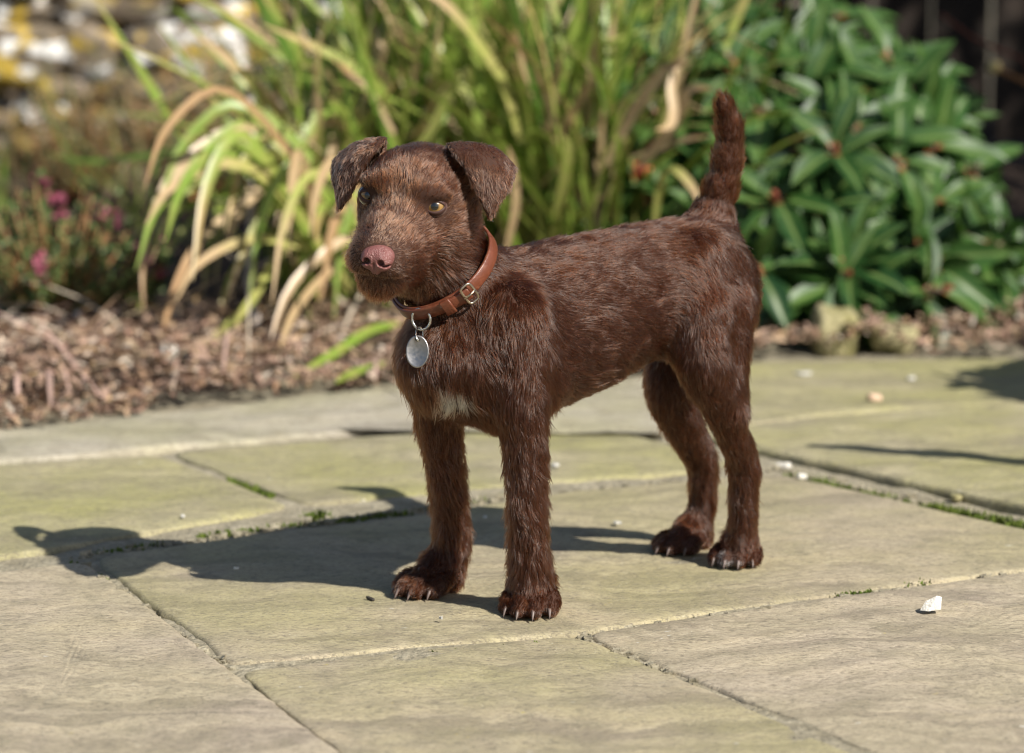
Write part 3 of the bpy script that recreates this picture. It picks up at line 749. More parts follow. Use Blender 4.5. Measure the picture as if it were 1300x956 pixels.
def make_fur(NH=190000, K=6):
    r = np.random.default_rng(11)
    T = np.concatenate([BF[:, [0, 1, 2]], BF[:, [0, 2, 3]]]); A, B, C_ = BV[T[:, 0]], BV[T[:, 1]], BV[T[:, 2]]
    cr = np.cross(B - A, C_ - A); ar = np.linalg.norm(cr, axis=1) / 2
    vn = np.zeros_like(BV)
    for j in range(3): np.add.at(vn, T[:, j], cr)
    vn = norm(vn)
    cen = (A + B + C_) / 3
    headm = np.linalg.norm(cen - H(-10, 0, -10), axis=1) < .075
    wgt = ar * np.where(headm, 1.9, 1.0) * np.where(cen[:, 2] < .045, 1.5, 1.0)
    ti = r.choice(len(T), NH, p=wgt / wgt.sum())
    u = r.uniform(size=(NH, 2)); f = u.sum(1) > 1; u[f] = 1 - u[f]; w0 = 1 - u.sum(1)
    P = A[ti] * w0[:, None] + B[ti] * u[:, :1] + C_[ti] * u[:, 1:]
    N = norm(vn[T[ti, 0]] * w0[:, None] + vn[T[ti, 1]] * u[:, :1] + vn[T[ti, 2]] * u[:, 1:])
    keep = np.ones(NH, bool)
    for c, g_, lf_, up_ in EYES:
        q = P - c; keep &= ~((((q @ lf_) / .0069) ** 2 + ((q @ up_) / .0047) ** 2 < 1) & (q @ g_ > -.004))
    keep &= nose_field(P) > .0002
    keep &= np.concatenate([np.linalg.norm(P[i:i + 8000, None, :] - LIPS[None], axis=2).min(1) for i in range(0, NH, 8000)]) > .0013
    q = P - CC; h = q @ cN; rad = q - h[:, None] * cN; ang = np.arctan2(rad @ c2, rad @ c1)
    incol = (np.abs(h) < .0042) & (np.linalg.norm(rad, axis=1) < crad(ang) + .004)
    keep &= ~incol; keep &= P[:, 2] > .0025
    P, N, h, rad, ang = P[keep], N[keep], h[keep], rad[keep], ang[keep]; n = len(P)
    fl, ln, lf, hw = body_attr(P)
    # slow swirls in the lie of the coat, then locks
    sw = np.stack([noise(P, 55, 0), noise(P, 55, 1), noise(P, 55, 2)], -1); sw2 = np.stack([noise(P, 190, 3), noise(P, 190, 4), noise(P, 190, 1)], -1)
    amp = np.where(hw > .5, .16, np.where(P[:, 2] < .15, .14, .28))[:, None]
    d = norm(fl + amp * sw + .22 * sw2 + r.normal(0, .13, (n, 3)))
    t = norm(d - N * (d * N).sum(1)[:, None])
    lift = np.clip(lf + .05 * noise(P, 120, 2) + r.normal(0, .07, n), .19, .85)[:, None]
    L = ln * r.uniform(.55, 1.2, n) * (1 + .10 * noise(P, 90, 3)); L = L * np.where(r.uniform(size=n) < .05, 1.4, 1)
    ed = np.minimum.reduce([np.linalg.norm(P - c, axis=1) for c, *_ in EYES])
    L *= np.clip((ed - .008) / .012, .34, 1)
    nd = np.linalg.norm(P - (NC - HR[0] * .004), axis=1); L *= np.clip((nd - .007) / .020, .45, 1)
    wk = (r.uniform(size=n) < .010) & (hw > .6) & ((P - E0) @ HR[0] > -.012); L[wk] *= 2.1; lift[wk] += .15      # whiskers on muzzle, chin and brow
    near = (np.abs(h) < .014) & (np.linalg.norm(rad, axis=1) < crad(ang) + .006); L = np.where(near, np.minimum(L, np.where(h > 0, .0085, .006)), L); lift = np.where(near[:, None], np.clip(lift, .2, .3), lift)
    dirn = norm(t * (1 - lift) + N * lift)
    s = np.linspace(0, 1, K)
    curl = np.stack([noise(P, 300, 0), noise(P, 300, 3), noise(P, 300, 2)], -1)
    X = P[:, None, :] - N[:, None, :] * .00015 + dirn[:, None, :] * (L[:, None] * s)[:, :, None]
    X += (t * .18 - N * lift * .42)[:, None, :] * (L[:, None] * s ** 2)[:, :, None]
    X += curl[:, None, :] * (L[:, None] * .20 * s ** 1.5)[:, :, None]
    # locks: tips drawn together
    nl = n // 9; li = r.choice(n, nl, replace=False); kd = kdtree.KDTree(nl)
    for j, i in enumerate(li): kd.insert(P[i], j)
    kd.balance(); own = np.fromiter((li[kd.find(p)[1]] for p in P), dtype=np.int64, count=n)
    cl = np.where(hw > .5, .40, .55) * r.uniform(.35, 1.0, n)
    off = X[own] + (P - P[own])[:, None, :] * .35 - X
    lim = np.minimum(1, L / np.maximum(np.linalg.norm(P - P[own], axis=1), 1e-5))[:, None, None]
    X += off * (cl[:, None] * s ** 1.3)[:, :, None] * np.minimum(lim, 1) * .8
    X[:, :, 2] = np.maximum(X[:, :, 2], .0007)
    # hair colours; face and ears also carry a painted sunlit tone
    base = np.array([.036, .0112, .0042]); col = base * np.exp(.45 * r.normal(0, 1, n).clip(-1.8, 2.0))[:, None]
    ginger = np.clip(.4 + .5 * noise(P, 26, 1), 0, 1)[:, None]; col = col * (1 - .3 * ginger) + np.array([.052, .0150, .0050]) * .3 * ginger
    ph = (P - E0) @ HR.T * 1000
    br = np.exp(-((ph[:, 1] / 13) ** 2)) * np.clip((ph[:, 0] + 12) / 22, 0, 1) * np.clip((ph[:, 2] + 36) / 14, 0, 1) * (hw > .5)
    col = col * (1 - .65 * br[:, None]) + np.array([.20, .078, .042]) * .65 * br[:, None]
    fc = ((hw > .5) * .5)[:, None]; col = col * (1 - fc) + col[:, :1] * 2.7 * np.array([1, .345, .155]) * fc      # face lightened and reddened: sunlit tone put into the hair
    er = np.minimum(pdist(PR[N_SOLID - 1], P), pdist(PR[N_SOLID - 2], P)) < .001
    col[er] = col[er] * .4 + np.array([.20, .068, .032]) * .6  # ears lightened and warmed as if the sun were on them
    grey = r.uniform(size=n) < np.where(hw > .5, .07, .03); col[grey] = np.array([.14, .095, .075]) * r.uniform(.7, 1.2, (grey.sum(), 1))
    def white(c, rad_, k=1.0):
        dd = np.linalg.norm((P - c) / np.asarray(rad_), axis=1) + .22 * noise(P, 160, 2) + .15 * r.normal(size=n)
        m = (dd < 1) & (r.uniform(size=n) < k); col[m] = np.array([.80, .74, .64]) * r.uniform(.8, 1.15, (m.sum(), 1))
    white(hit(575, 509), (.0125, .0135, .0105)); white(hit(562, 495), (.009, .009, .007), .8)
    white(hit(918, 719) + np.array([0, 0, .002]), (.015, .013, .014), .95)
    hc = bpy.data.hair_curves.new('fur'); hc.add_curves([K] * n)
    hc.attributes['position'].data.foreach_set('vector', X.astype(np.float32).ravel())
    ra = hc.attributes.get('radius') or hc.attributes.new('radius', 'FLOAT', 'POINT')
    rr = (np.where(hw > .5, .000105, .000135) * r.uniform(.75, 1.25, n))[:, None] * np.array([1, 1, .95, .82, .6, .25])[None]
    ra.data.foreach_set('value', rr.astype(np.float32).ravel())
    ca = hc.attributes.new('hair_col', 'FLOAT_COLOR', 'CURVE'); ca.data.foreach_set('color', np.c_[col, np.ones(n)].astype(np.float32).ravel())
    t_ = NT('dog_hair'); nt = t_.t; nt.nodes.remove(t_.b)
    hb = nt.nodes.new('ShaderNodeBsdfHairPrincipled'); hb.model = 'CHIANG'; hb.parametrization = 'COLOR'
    nt.links.new(t_.attr('hair_col').outputs['Color'], hb.inputs['Color'])
    hb.inputs['Roughness'].default_value = .20; hb.inputs['Radial Roughness'].default_value = .42; hb.inputs['IOR'].default_value = 1.4; hb.inputs['Random Roughness'].default_value = .2
    hb.inputs['Coat'].default_value = 0.0
    nt.links.new(hb.outputs[0], t_.out.inputs[0])
    hc.materials.append(t_.m)
    return link('fur', hc, dog)
fur = make_fur()
# ------------------------------------------------------------------ bed plants, wall, fence
def strip(path, width, fold=.35, face=None):
    """leaf blade along a path: three points across, keeled; returns verts, faces, along"""
    path = np.asarray(path, float); m = len(path); T = norm(np.gradient(path, axis=0))
    if face is None: face = np.array([0, 0, 1.0])
    S_ = np.cross(T, face); bad = np.linalg.norm(S_, axis=1) < .2
    S_[bad] = np.cross(T[bad], [0.3, 1, .2]); S_ = norm(S_)
    for i in range(1, m):
        if S_[i] @ S_[i - 1] < 0: S_[i] = -S_[i]
    N = np.cross(S_, T)
    t = np.linspace(0, 1, m); w = width * np.minimum(1, .55 + t * 1.5) * np.clip((1 - t) / .3, 0.03, 1) ** .75 / 2
    V = np.stack([path - S_ * w[:, None] + N * (fold * w)[:, None], path, path + S_ * w[:, None] + N * (fold * w)[:, None]], 1).reshape(-1, 3)
    F = []
    for i in range(m - 1):
        for j in (0, 1): F.append((i * 3 + j, i * 3 + j + 1, i * 3 + 4 + j, i * 3 + 3 + j))
    return V, F, np.repeat(t, 3)
def blade_mesh(name, path, width, mat, fold=.35, face=None):
    V, F, t = strip(path, width, fold, face); me = mesh_from(name, V, F, mat, True, link_it=False)
    me.attributes.new('along', 'FLOAT', 'POINT').data.foreach_set('value', t.astype(np.float32)); return me
RB = np.random.default_rng(21)
def arc_path(L, elev, droop, kink=None, n=9, twist=0.0):
    t = np.linspace(0, 1, n); e = elev - droop * t ** 1.7
    if kink is not None: e = e - kink[1] / (1 + np.exp(-(t - kink[0]) * 26))
    st = np.stack([np.cos(e), twist * np.sin(t * 3), np.sin(e)], -1); st = norm(st) * L / (n - 1)
    return np.concatenate([[np.zeros(3)], np.cumsum(st[:-1], 0)])
BLADES = {'g': [], 'y': [], 't': [], 'o': [], 'd': []}
BM = dict(g=M_BG, y=M_BY, t=M_BT, o=M_BO, d=M_BD)
for kx, n_ in (('g', 16), ('y', 10), ('t', 10), ('o', 5), ('d', 10)):
    for i in range(n_):
        kink = (RB.uniform(.45, .85), RB.uniform(.6, 1.9)) if RB.uniform() < (.5 if kx in 'to' else .16) else None
        p = arc_path(RB.uniform(.8, 1.12), RB.uniform(1.25, 1.52), RB.uniform(.1, 1.5) if kx != 'd' else RB.uniform(.05, .7), kink, 10, RB.normal(0, .10))
        BLADES[kx].append(blade_mesh('leaf', p, (.0205 if kx not in 'to' else .016) * RB.uniform(.75, 1.2), BM[kx]))
def clump(x, y, n, H0, label, rad=.05, lean=(0, 0), mix='ggggggyyyttod', spread=1.0, seed=1, extra=()):
    r = np.random.default_rng(seed)
    root = tag(link('sword_leaf_plant', None, None, (x, y, .01)), label, 'plant', 'clumps of sword-shaped leaves')
    cv, cf = tube(np.array([[0, 0, -.03], [0, 0, .02], [0, 0, .045]]), [rad * .8, rad * .7, rad * .3], 10); mesh_from('crown_base', cv, cf, M_BARK, True, root)
    for i in range(n):
        me = BLADES[(k := mix[r.integers(len(mix))])][r.integers(len(BLADES[k]))]
        o = link('leaf', me, root); a = r.uniform(0, 2 * math.pi); s = H0 * r.uniform(.6, 1.12)
        q = rad * math.sqrt(r.uniform()); b = r.uniform(0, 6.28)
        o.location = (q * math.cos(b), q * math.sin(b) * .8, 0)
        o.rotation_euler = (r.normal(0, .16) * spread + lean[1], r.normal(0, .16) * spread + lean[0], a)
        o.scale = (s, s, s)
    for pts, Y0, Y1, w, kx in extra:                      # leaves with a bend of their own
        Ys = np.linspace(Y0, Y1, len(pts)); q = np.array([atY(px, py, Yk) for (px, py), Yk in zip(pts, Ys)])
        q[:, 2] = np.maximum(q[:, 2], .012)
        path = spline(q, 16) - np.array([x, y, .01])
        link('leaf', blade_mesh('leaf', path, w, BM[kx], .3, np.array([.15, -.85, .5])), root)
    return root
rx = np.random.default_rng(23)
EXL = [([(432, 330), (395, 268), (345, 222), (285, 205), (232, 216), (197, 262), (181, 330), (183, 398)], 3.80, 3.55, .0092, 't'),
       ([(425, 330), (360, 250), (300, 215), (250, 232), (212, 285), (172, 345)], 3.85, 3.66, .0071, 'y'),
       ([(470, 330), (446, 250), (405, 220), (362, 238), (330, 280), (305, 330), (283, 396)], 3.75, 3.55, .0098, 'y'),
       ([(470, 250), (420, 225), (345, 225), (280, 280), (238, 330), (212, 400), (208, 440)], 3.85, 3.5, .0083, 't'),
       ([(428, 262), (360, 318), (315, 388), (270, 432), (242, 466)], 3.78, 3.40, .0092, 'y'),
       ([(450, 262), (428, 330), (392, 372), (366, 412), (352, 470)], 3.70, 3.42, .0083, 't'),
       ([(455, 255), (436, 300), (418, 340), (404, 385)], 3.72, 3.60, .0077, 'o'),
       ([(330, 245), (262, 268), (215, 315), (185, 370), (172, 410)], 3.95, 3.75, .0077, 'y'),
       ([(520, 410), (470, 420), (420, 452), (366, 498)], 3.60, 3.36, .0100, 'g'),
       ([(540, 455), (490, 478), (448, 498), (425, 512)], 3.50, 3.34, .0094, 'g'),
       ([(430, 380), (400, 372), (330, 392), (280, 400)], 3.8, 3.62, .0065, 'o'),
       ([(520, 300), (505, 340), (520, 400), (512, 440)], 3.75, 3.5, .0059, 't'),
       ([(350, 215), (300, 180), (240, 190), (120, 205), (60, 195)], 4.0, 4.1, .0071, 'd')]
for i in range(36):                                    # more tired leaves hanging over to the left
    bx_ = rx.uniform(400, 560); by_ = rx.uniform(330, 400); tx = rx.uniform(165, 440); ap = rx.uniform(110, 310); ty = ap + rx.uniform(40, 190); mx_ = bx_ + (tx - bx_) * rx.uniform(.45, .7)
    y0 = rx.uniform(3.62, 3.9); P_ = [(bx_, by_), (bx_ + (mx_ - bx_) * .5, ap + (by_ - ap) * .35), (mx_, ap), (mx_ + (tx - mx_) * .7, ap + (ty - ap) * .38), (tx, ty)]
    EXL.append((P_, y0, y0 - rx.uniform(.05, .3), rx.uniform(.007, .012), 'gyyggtggyo'[rx.integers(10)]))
clump(-.20, 3.80, 95, .38, 'drooping clump of sword leaves with tan arching tips, beside the pink-flowered heath', .06, (-.12, -.05), 'gyytgydg', 1.5, 3, EXL)
EXM = [([(440, 250), (400, 205), (340, 130), (288, 75), (240, 38)], 3.85, 3.75, .0122, 'y'),
       ([(480, 230), (420, 130), (370, 50), (325, -20)], 3.90, 3.85, .0122, 'g'),
       ([(520, 220), (480, 120), (448, 50), (425, -30)], 3.92, 3.9, .0130, 'g'),
       ([(500, 170), (470, 120), (440, 92), (420, 70)], 3.80, 3.70, .0101, 't'),
       ([(500, 230), (545, 170), (575, 110), (585, 90)], 3.70, 3.65, .0101, 'y'),
       ([(660, 180), (640, 110), (600, 45), (560, 2), (520, -15)], 3.75, 3.65, .0115, 'y'),
       ([(640, 330), (655, 260), (650, 210), (645, 185)], 3.55, 3.5, .0086, 't'),
       ([(600, 250), (608, 120), (600, 20), (595, -40)], 3.8, 3.8, .0122, 'g'),
       ([(560, 200), (500, 140), (470, 100), (400, 60), (330, 30)], 3.85, 3.75, .0108, 'g'),
       ([(700, 260), (712, 130), (735, 20), (745, -30)], 3.8, 3.8, .0115, 'g'),
       ([(640, 260), (672, 120), (684, 20), (690, -30)], 3.82, 3.8, .0130, 'g')]
clump(-.085, 3.93, 184, .52, 'tall green clump of sword leaves with bleached tips, behind the dog\'s head', .085, (-.06, 0), 'ggggggggyyytdgd', 1.8, 4, EXM)
for i in range(105):                                    # long leaves leaning out to the left
    bx_ = rx.uniform(430, 600); tx = rx.uniform(215, 560); ty = rx.uniform(-60, 120); y0 = rx.uniform(3.70, 3.93); bend = rx.uniform(.0, .22)
    P_ = [(bx_, 340), (bx_ + (tx - bx_) * (.30 - bend * .3), 340 + (ty - 340) * .36), (bx_ + (tx - bx_) * (.64 - bend * .5), 340 + (ty - 340) * (.70 + bend * .3)), (tx, ty)]
    EXM.append((P_, y0, y0 - rx.uniform(-.05, .18), rx.uniform(.0105, .0155), 'ggggyyygt'[rx.integers(9)]))
EXR = [([(770, 210), (800, 150), (832, 105), (858, 84), (880, 80)], 3.75, 3.65, .0122, 't'),
       ([(860, 84), (852, 110), (855, 140), (850, 160), (832, 165)], 3.68, 3.62, .0101, 't'),
       ([(810, 215), (850, 165), (875, 118), (905, 112)], 3.72, 3.62, .0137, 't'),
       ([(760, 270), (775, 200), (790, 130), (802, 70)], 3.85, 3.85, .0108, 'g'),
       ([(830, 300), (838, 235), (855, 215), (880, 240), (890, 268)], 3.72, 3.62, .0094, 'y'),
       ([(705, 190), (735, 130), (760, 95)], 3.8, 3.75, .0094, 't'),
       ([(800, 200), (835, 190), (870, 178), (905, 172)], 3.75, 3.65, .0079, 't'),
       ([(720, 240), (690, 150), (665, 80), (655, 40)], 3.78, 3.7, .0108, 't'),
       ([(735, 300), (745, 200), (770, 90), (780, 20)], 3.85, 3.85, .0130, 'y')]
clump(.085, 3.86, 230, .46, 'sword-leaf clump with bent straw-coloured blades, beside the evergreen shrub', .065, (.05, 0), 'ggggggggyytdd', 1.5, 5, EXR)
clump(-.02, 4.10, 260, .56, 'rear clump of upright green sword leaves, standing behind the other clumps', .12, (-.03, 0), 'ggggggggyydd', 1.7, 6)
# fallen straw, thin dry stalks among the leaves
r = np.random.default_rng(31); parts = []
for i in range(420):
    x = r.uniform(-.75, .2); y = edgeY(x) + r.uniform(.02, .6); L = r.uniform(.05, .16); a = r.uniform(0, 6.28)
    d = np.array([math.cos(a), math.sin(a), r.normal(.05, .25)]); p0 = np.array([x, y, soilz(x, y) + .014])
    q = p0 + np.linspace(0, 1, 5)[:, None] * d * L; q[:, 2] = np.maximum(q[:, 2], .008) + .008 * np.sin(np.linspace(0, 3.14, 5)) * r.uniform(0, 2.5)
    parts.append(strip(q, r.uniform(.002, .0055), .2)[:2])
V, F = join(parts); F = np.array(F)
cols = np.repeat(np.array([(.45, .34, .21), (.36, .24, .17), (.50, .42, .32), (.24, .15, .09), (.40, .27, .22)])[r.integers(0, 5, 420)] * r.uniform(.7, 1.1, (420, 1)), 8, 0)
tag(colour_mesh('fallen_straw', V, F, cols, M_CHIP), 'straw-like dead leaves lying under the sword-leaf clumps', kind='stuff')

# pale dead stalk standing among the left clump
st = tag(link('dead_stalk', None, None, tuple(atY(322, 440, 3.62) * np.array([1, 1, 0]) + np.array([0, 0, .0]))), 'bleached grey dead stalk standing upright among the drooping leaves', 'stalk')
q = np.array([atY(px, py, Yk) for px, py, Yk in ((330, 452, 3.62), (322, 390, 3.66), (318, 320, 3.70), (322, 240, 3.74), (320, 170, 3.78), (316, 110, 3.8))]); q[0, 2] = -.02
base = np.array(st.location); v, f = tube(spline(q, 20) - base, np.interp(np.linspace(0, 1, 20), [0, 1], [.0065, .004]) * (1 + .12 * np.sin(np.arange(20) * 1.9)), 9)
mesh_from('stem', v, f, M_GREYSTEM, True, st)
for px, py, dx in ((321, 200, .02), (320, 270, -.018), (322, 345, .016)):
    p = atY(px, py, 3.74) - base; v, f = tube(np.array([p, p + [dx, -.004, .012], p + [dx * 2.2, -.01, .014]]), [.0035, .0028, .0012], 7); mesh_from('twig', v, f, M_GREYSTEM, True, st)

# heath with pink flowers, and a purple flower beside it
def heath(x, y, w, h, nst, label, seed, flower, nfl, name='flowering_heath', group=None):
    r = np.random.default_rng(seed); root = tag(link(name, None, None, (x, y, .0)), label, 'plant', group)
    fol = []; stems = []
    for i in range(nst):
        a = r.uniform(0, 6.28); q = math.sqrt(r.uniform()) * w; top = np.array([q * math.cos(a), q * math.sin(a) * .7, h * (1 - .45 * (q / w) ** 2) * r.uniform(.7, 1.1)])
        p = spline(np.array([top * [.12, .12, 0], top * [.6, .6, .45], top]), 7); stems.append(tube(p, np.linspace(.0022, .0008, 7), 5))
        for k in range(30):
            u = r.uniform(.3, 1.02); b = p[0] + (p[-1] - p[0]) * u if u > 1 else np.array([np.interp(u, np.linspace(0, 1, 7), p[:, j]) for j in range(3)])
            d = norm(r.normal(size=3) + [0, 0, .8]); s = norm(np.cross(d, r.normal(size=3))); L = r.uniform(.008, .017); ww = L * .2
            fol.append((np.array([b, b + d * L * .5 + s * ww, b + d * L, b + d * L * .5 - s * ww]), [(0, 1, 2, 3)]))
        if i < nfl:
            fl = []
            for k in range(9):
                b = top + r.normal(0, .006, 3) - [0, 0, .006]; d = norm(r.normal(size=3) + [0, -.3, .3]); s = norm(np.cross(d, r.normal(size=3))); n_ = np.cross(d, s); L = r.uniform(.006, .010)
                for z in range(5):
                    e = math.cos(z * 1.2566) * s + math.sin(z * 1.2566) * n_; g_ = np.cross(d, e)
                    fl.append((np.array([b, b + e * L * .5 + g_ * L * .3 + d * .002, b + e * L + d * .004, b + e * L * .5 - g_ * L * .3 + d * .002]), [(0, 1, 2, 3)]))
            v, f = join(fl); mesh_from('flower', v, f, flower, False, root)
    v, f = join(stems); mesh_from('stem', v, f, M_TWIG, True, root)
    v, f = join(fol); tag(mesh_from('foliage', v, f, M_HEATH, False, root), None, None, None, 'stuff')
    return root
p = onground(60, 425); heath(p[0], 3.80, .13, .15, 110, 'low green heath plant dotted with pink flowers at the foot of the wall', 41, M_PINK, 14)
p = onground(150, 418); heath(p[0] + .005, 3.86, .035, .085, 26, 'small plant with purple flowers between the pink heath and the arching leaves', 43, M_PURPLE, 5, 'purple_flowered_plant')
p = atY(30, 300, 4.25); heath(p[0] - .25, 4.22, .17, .17, 90, 'leafy green plant at the wall foot, left of the pink heath', 44, M_HEATH, 0, 'leafy_plant')

# thin grass tufts in front of the wall
def tuft(x, y, n, h, label, seed, mix='dydgt'):
    r = np.random.default_rng(seed); root = tag(link('grass_tuft', None, None, (x, y, .01)), label, 'grass', 'thin grass tufts before the wall')
    for i in range(n):
        k = mix[r.integers(len(mix))]; me = BLADES[k][r.integers(len(BLADES[k]))]; o = link('leaf', me, root); s = h * r.uniform(.6, 1.15)
        o.scale = (s, s * .45, s); o.rotation_euler = (r.normal(0, .3), r.normal(0, .3), r.uniform(0, 6.28)); o.location = (r.normal(0, .025), r.normal(0, .02), 0)
M_HEATH2 = plain('brownish_scrub_foliage', (.12, .105, .04))
def scrub(x, y, w, h, n, label, seed):
    global M_HEATH
    keep_ = M_HEATH; M_HEATH = M_HEATH2; heath(x, y, w, h, n, label, seed, M_WHITE, 0, 'scrubby_plant', 'scrubby plants before the wall'); M_HEATH = keep_
scrub(-.42, 4.85, .16, .22, 80, 'twiggy brown-green scrub before the wall, nearest the sword leaves', 45)
scrub(-.62, 4.95, .13, .17, 60, 'lower twiggy scrub before the wall, above the purple flowers', 46)
tuft(-.46, 4.45, 40, .22, 'thin green grass tuft directly before the stone wall, behind the purple flowers', 51)
tuft(-.30, 4.40, 46, .34, 'thin grass tuft between the wall and the drooping sword leaves', 52)
tuft(-.66, 4.45, 30, .18, 'thin grass tuft at the wall foot behind the pink heath', 53)
tuft(-.58, 5.05, 60, .24, 'dry brown grass tuft against the lichened part of the stone wall', 55, 'ttdoy')
tuft(-.40, 5.02, 60, .28, 'dry straw-coloured grass tuft against the wall, nearer the sword leaves', 56, 'ttddo')
tuft(-.80, 5.05, 45, .17, 'dry brown grass tuft against the left end of the visible wall', 57, 'ttdod')
tuft(-.12, 4.38, 50, .40, 'thin grass tuft behind the tall green sword-leaf clump', 54, 'ddgd')

# dry stone wall with lichen
def rock_mesh(name, seed, m, res=3, box=.75, amp=.16):
    bm = bmesh_box(res); V = np.array([v for v in bm[0]]); V = V / np.maximum(np.abs(V).max(1, keepdims=True), 1e-6) * (box) + norm(V) * (1 - box)
    V = V * (1 + amp * noise(V, 2.3, seed % 4)[:, None] * .6 + .05 * noise(V + seed, 6, (seed + 1) % 4)[:, None])
    return mesh_from(name, V * .5, bm[1], m, True, link_it=False)
def bmesh_box(n):
    t = np.linspace(-1, 1, n + 1); V = {}; F = []
    def vid(p):
        k = tuple(np.round(p, 5)); 
        if k not in V: V[k] = len(V)
        return V[k]
    for ax in range(3):
        for s in (-1, 1):
            for i in range(n):
                for j in range(n):
                    q = []
                    for a, b in ((t[i], t[j]), (t[i + 1], t[j]), (t[i + 1], t[j + 1]), (t[i], t[j + 1])):
                        p = [0, 0, 0]; p[ax] = s; p[(ax + 1) % 3] = a; p[(ax + 2) % 3] = b; q.append(vid(p))
                    F.append(tuple(q if s > 0 else q[::-1]))
    return list(V.keys()), F
wall = tag(link('stone_wall', None, None, (-.9, 5.3, 0)), 'dry stone wall spotted with white and yellow lichen', 'wall')
wv = []
ROCKS = [[rock_mesh('stone', s, m, 4) for s in range(7)] for m in M_WS]
r = np.random.default_rng(61); z = -.02; row = 0
while z < .56:
    h = r.uniform(.035, .075); x = -1.25 - r.uniform(0, .08)
    while x < 1.30:
        w = r.choice([.05, .08, .11, .16]) * r.uniform(.8, 1.2); px_ = x + w / 2
        lich = (z > .13 and px_ - .9 < .12)
        me = ROCKS[0 if (lich and r.uniform() < .8) or r.uniform() < .12 else 1][r.integers(7)]
        o = link('stone', me, wall, (px_, r.uniform(-.012, .012), z + h / 2)); o.scale = (w * 1.02, .11 * r.uniform(.7, 1.25), h * r.uniform(.8, 1.3))
        o.rotation_euler = (r.normal(0, .10), r.normal(0, .13), r.normal(0, .2)); x += w * .95 + .002
    z += h * .97; row += 1
V = np.array(bmesh_box(1)[0]) * .5 * np.array([2.5, .16, .60]) + np.array([0, .11, .27]); mesh_from('wall_core', V, bmesh_box(1)[1], M_SOIL, False, wall)

# dark timber fence behind the shrub
fence = tag(link('timber_fence', None, None, (1.35, 5.6, 0)), 'dark stained fence of upright boards behind the evergreen shrub', 'fence')
bx = bmesh_box(1)
for i in range(30):
    V = np.array(bx[0]) * .5 * np.array([.088, .020, 1.5 + .0 * i]) + np.array([0, 0, .75])
    o = mesh_from('board', V, bx[1], M_FENCE, False, fence); o.location = (-1.30 + i * .094, (i % 2) * .006, .02); o.rotation_euler = (0, RB.normal(0, .004), RB.normal(0, .02))
for zz_ in (.35, 1.25):
    V = np.array(bx[0]) * .5 * np.array([2.8, .04, .07]); mesh_from('rail', V, bx[1], M_FENCE, False, fence, (.03, .042, zz_))

# evergreen shrub
def leaf_mesh(seed):
    r = np.random.default_rng(seed); n = 9; t = np.linspace(0, 1, n); L = 1.0; wd = .33 * r.uniform(.85, 1.15)
    w = wd * np.clip(np.sin(np.pi * np.clip((t - .05) / .95, 0, 1) ** .85), 0, 1) ** .8 * .5; w[0] = .012; w[-1] = .004
    cv = r.uniform(.15, .55); y = np.zeros(n); x = np.sin(cv * t) / cv; z = -(1 - np.cos(cv * t)) / cv + .012 * np.sin(t * 9 + seed)
    V = []; al = []; mi = []
    for i in range(n):
        for j, s in enumerate((-1, -.5, 0, .5, 1)):
            V.append((x[i], s * w[i], z[i] + .42 * abs(s) ** 1.3 * w[i])); al.append(t[i]); mi.append(abs(s) * .5)
    F = [(i * 5 + j, (i + 1) * 5 + j, (i + 1) * 5 + j + 1, i * 5 + j + 1) for i in range(n - 1) for j in range(4)]
    me = mesh_from('leaf', V, F, M_LEAF, True, link_it=False)
    me.attributes.new('along', 'FLOAT', 'POINT').data.foreach_set('value', np.array(al, np.float32)); me.attributes.new('mid', 'FLOAT', 'POINT').data.foreach_set('value', np.array(mi, np.float32))
    return me, np.array(V), np.array(F), np.array(al), np.array(mi)
LEAVES = [leaf_mesh(s) for s in range(6)]
def orient(d, up):
    d = norm(d); s = norm(np.cross(up, d)); u = np.cross(d, s); return np.stack([d, s, u], 1)
BUDM = mesh_from('bud', *tube(np.array([[0, 0, 0], [.004, 0, 0], [.010, 0, 0], [.014, 0, 0]]), [.0022, .0042, .0030, .0006], 7), M_BUD, True, link_it=False)
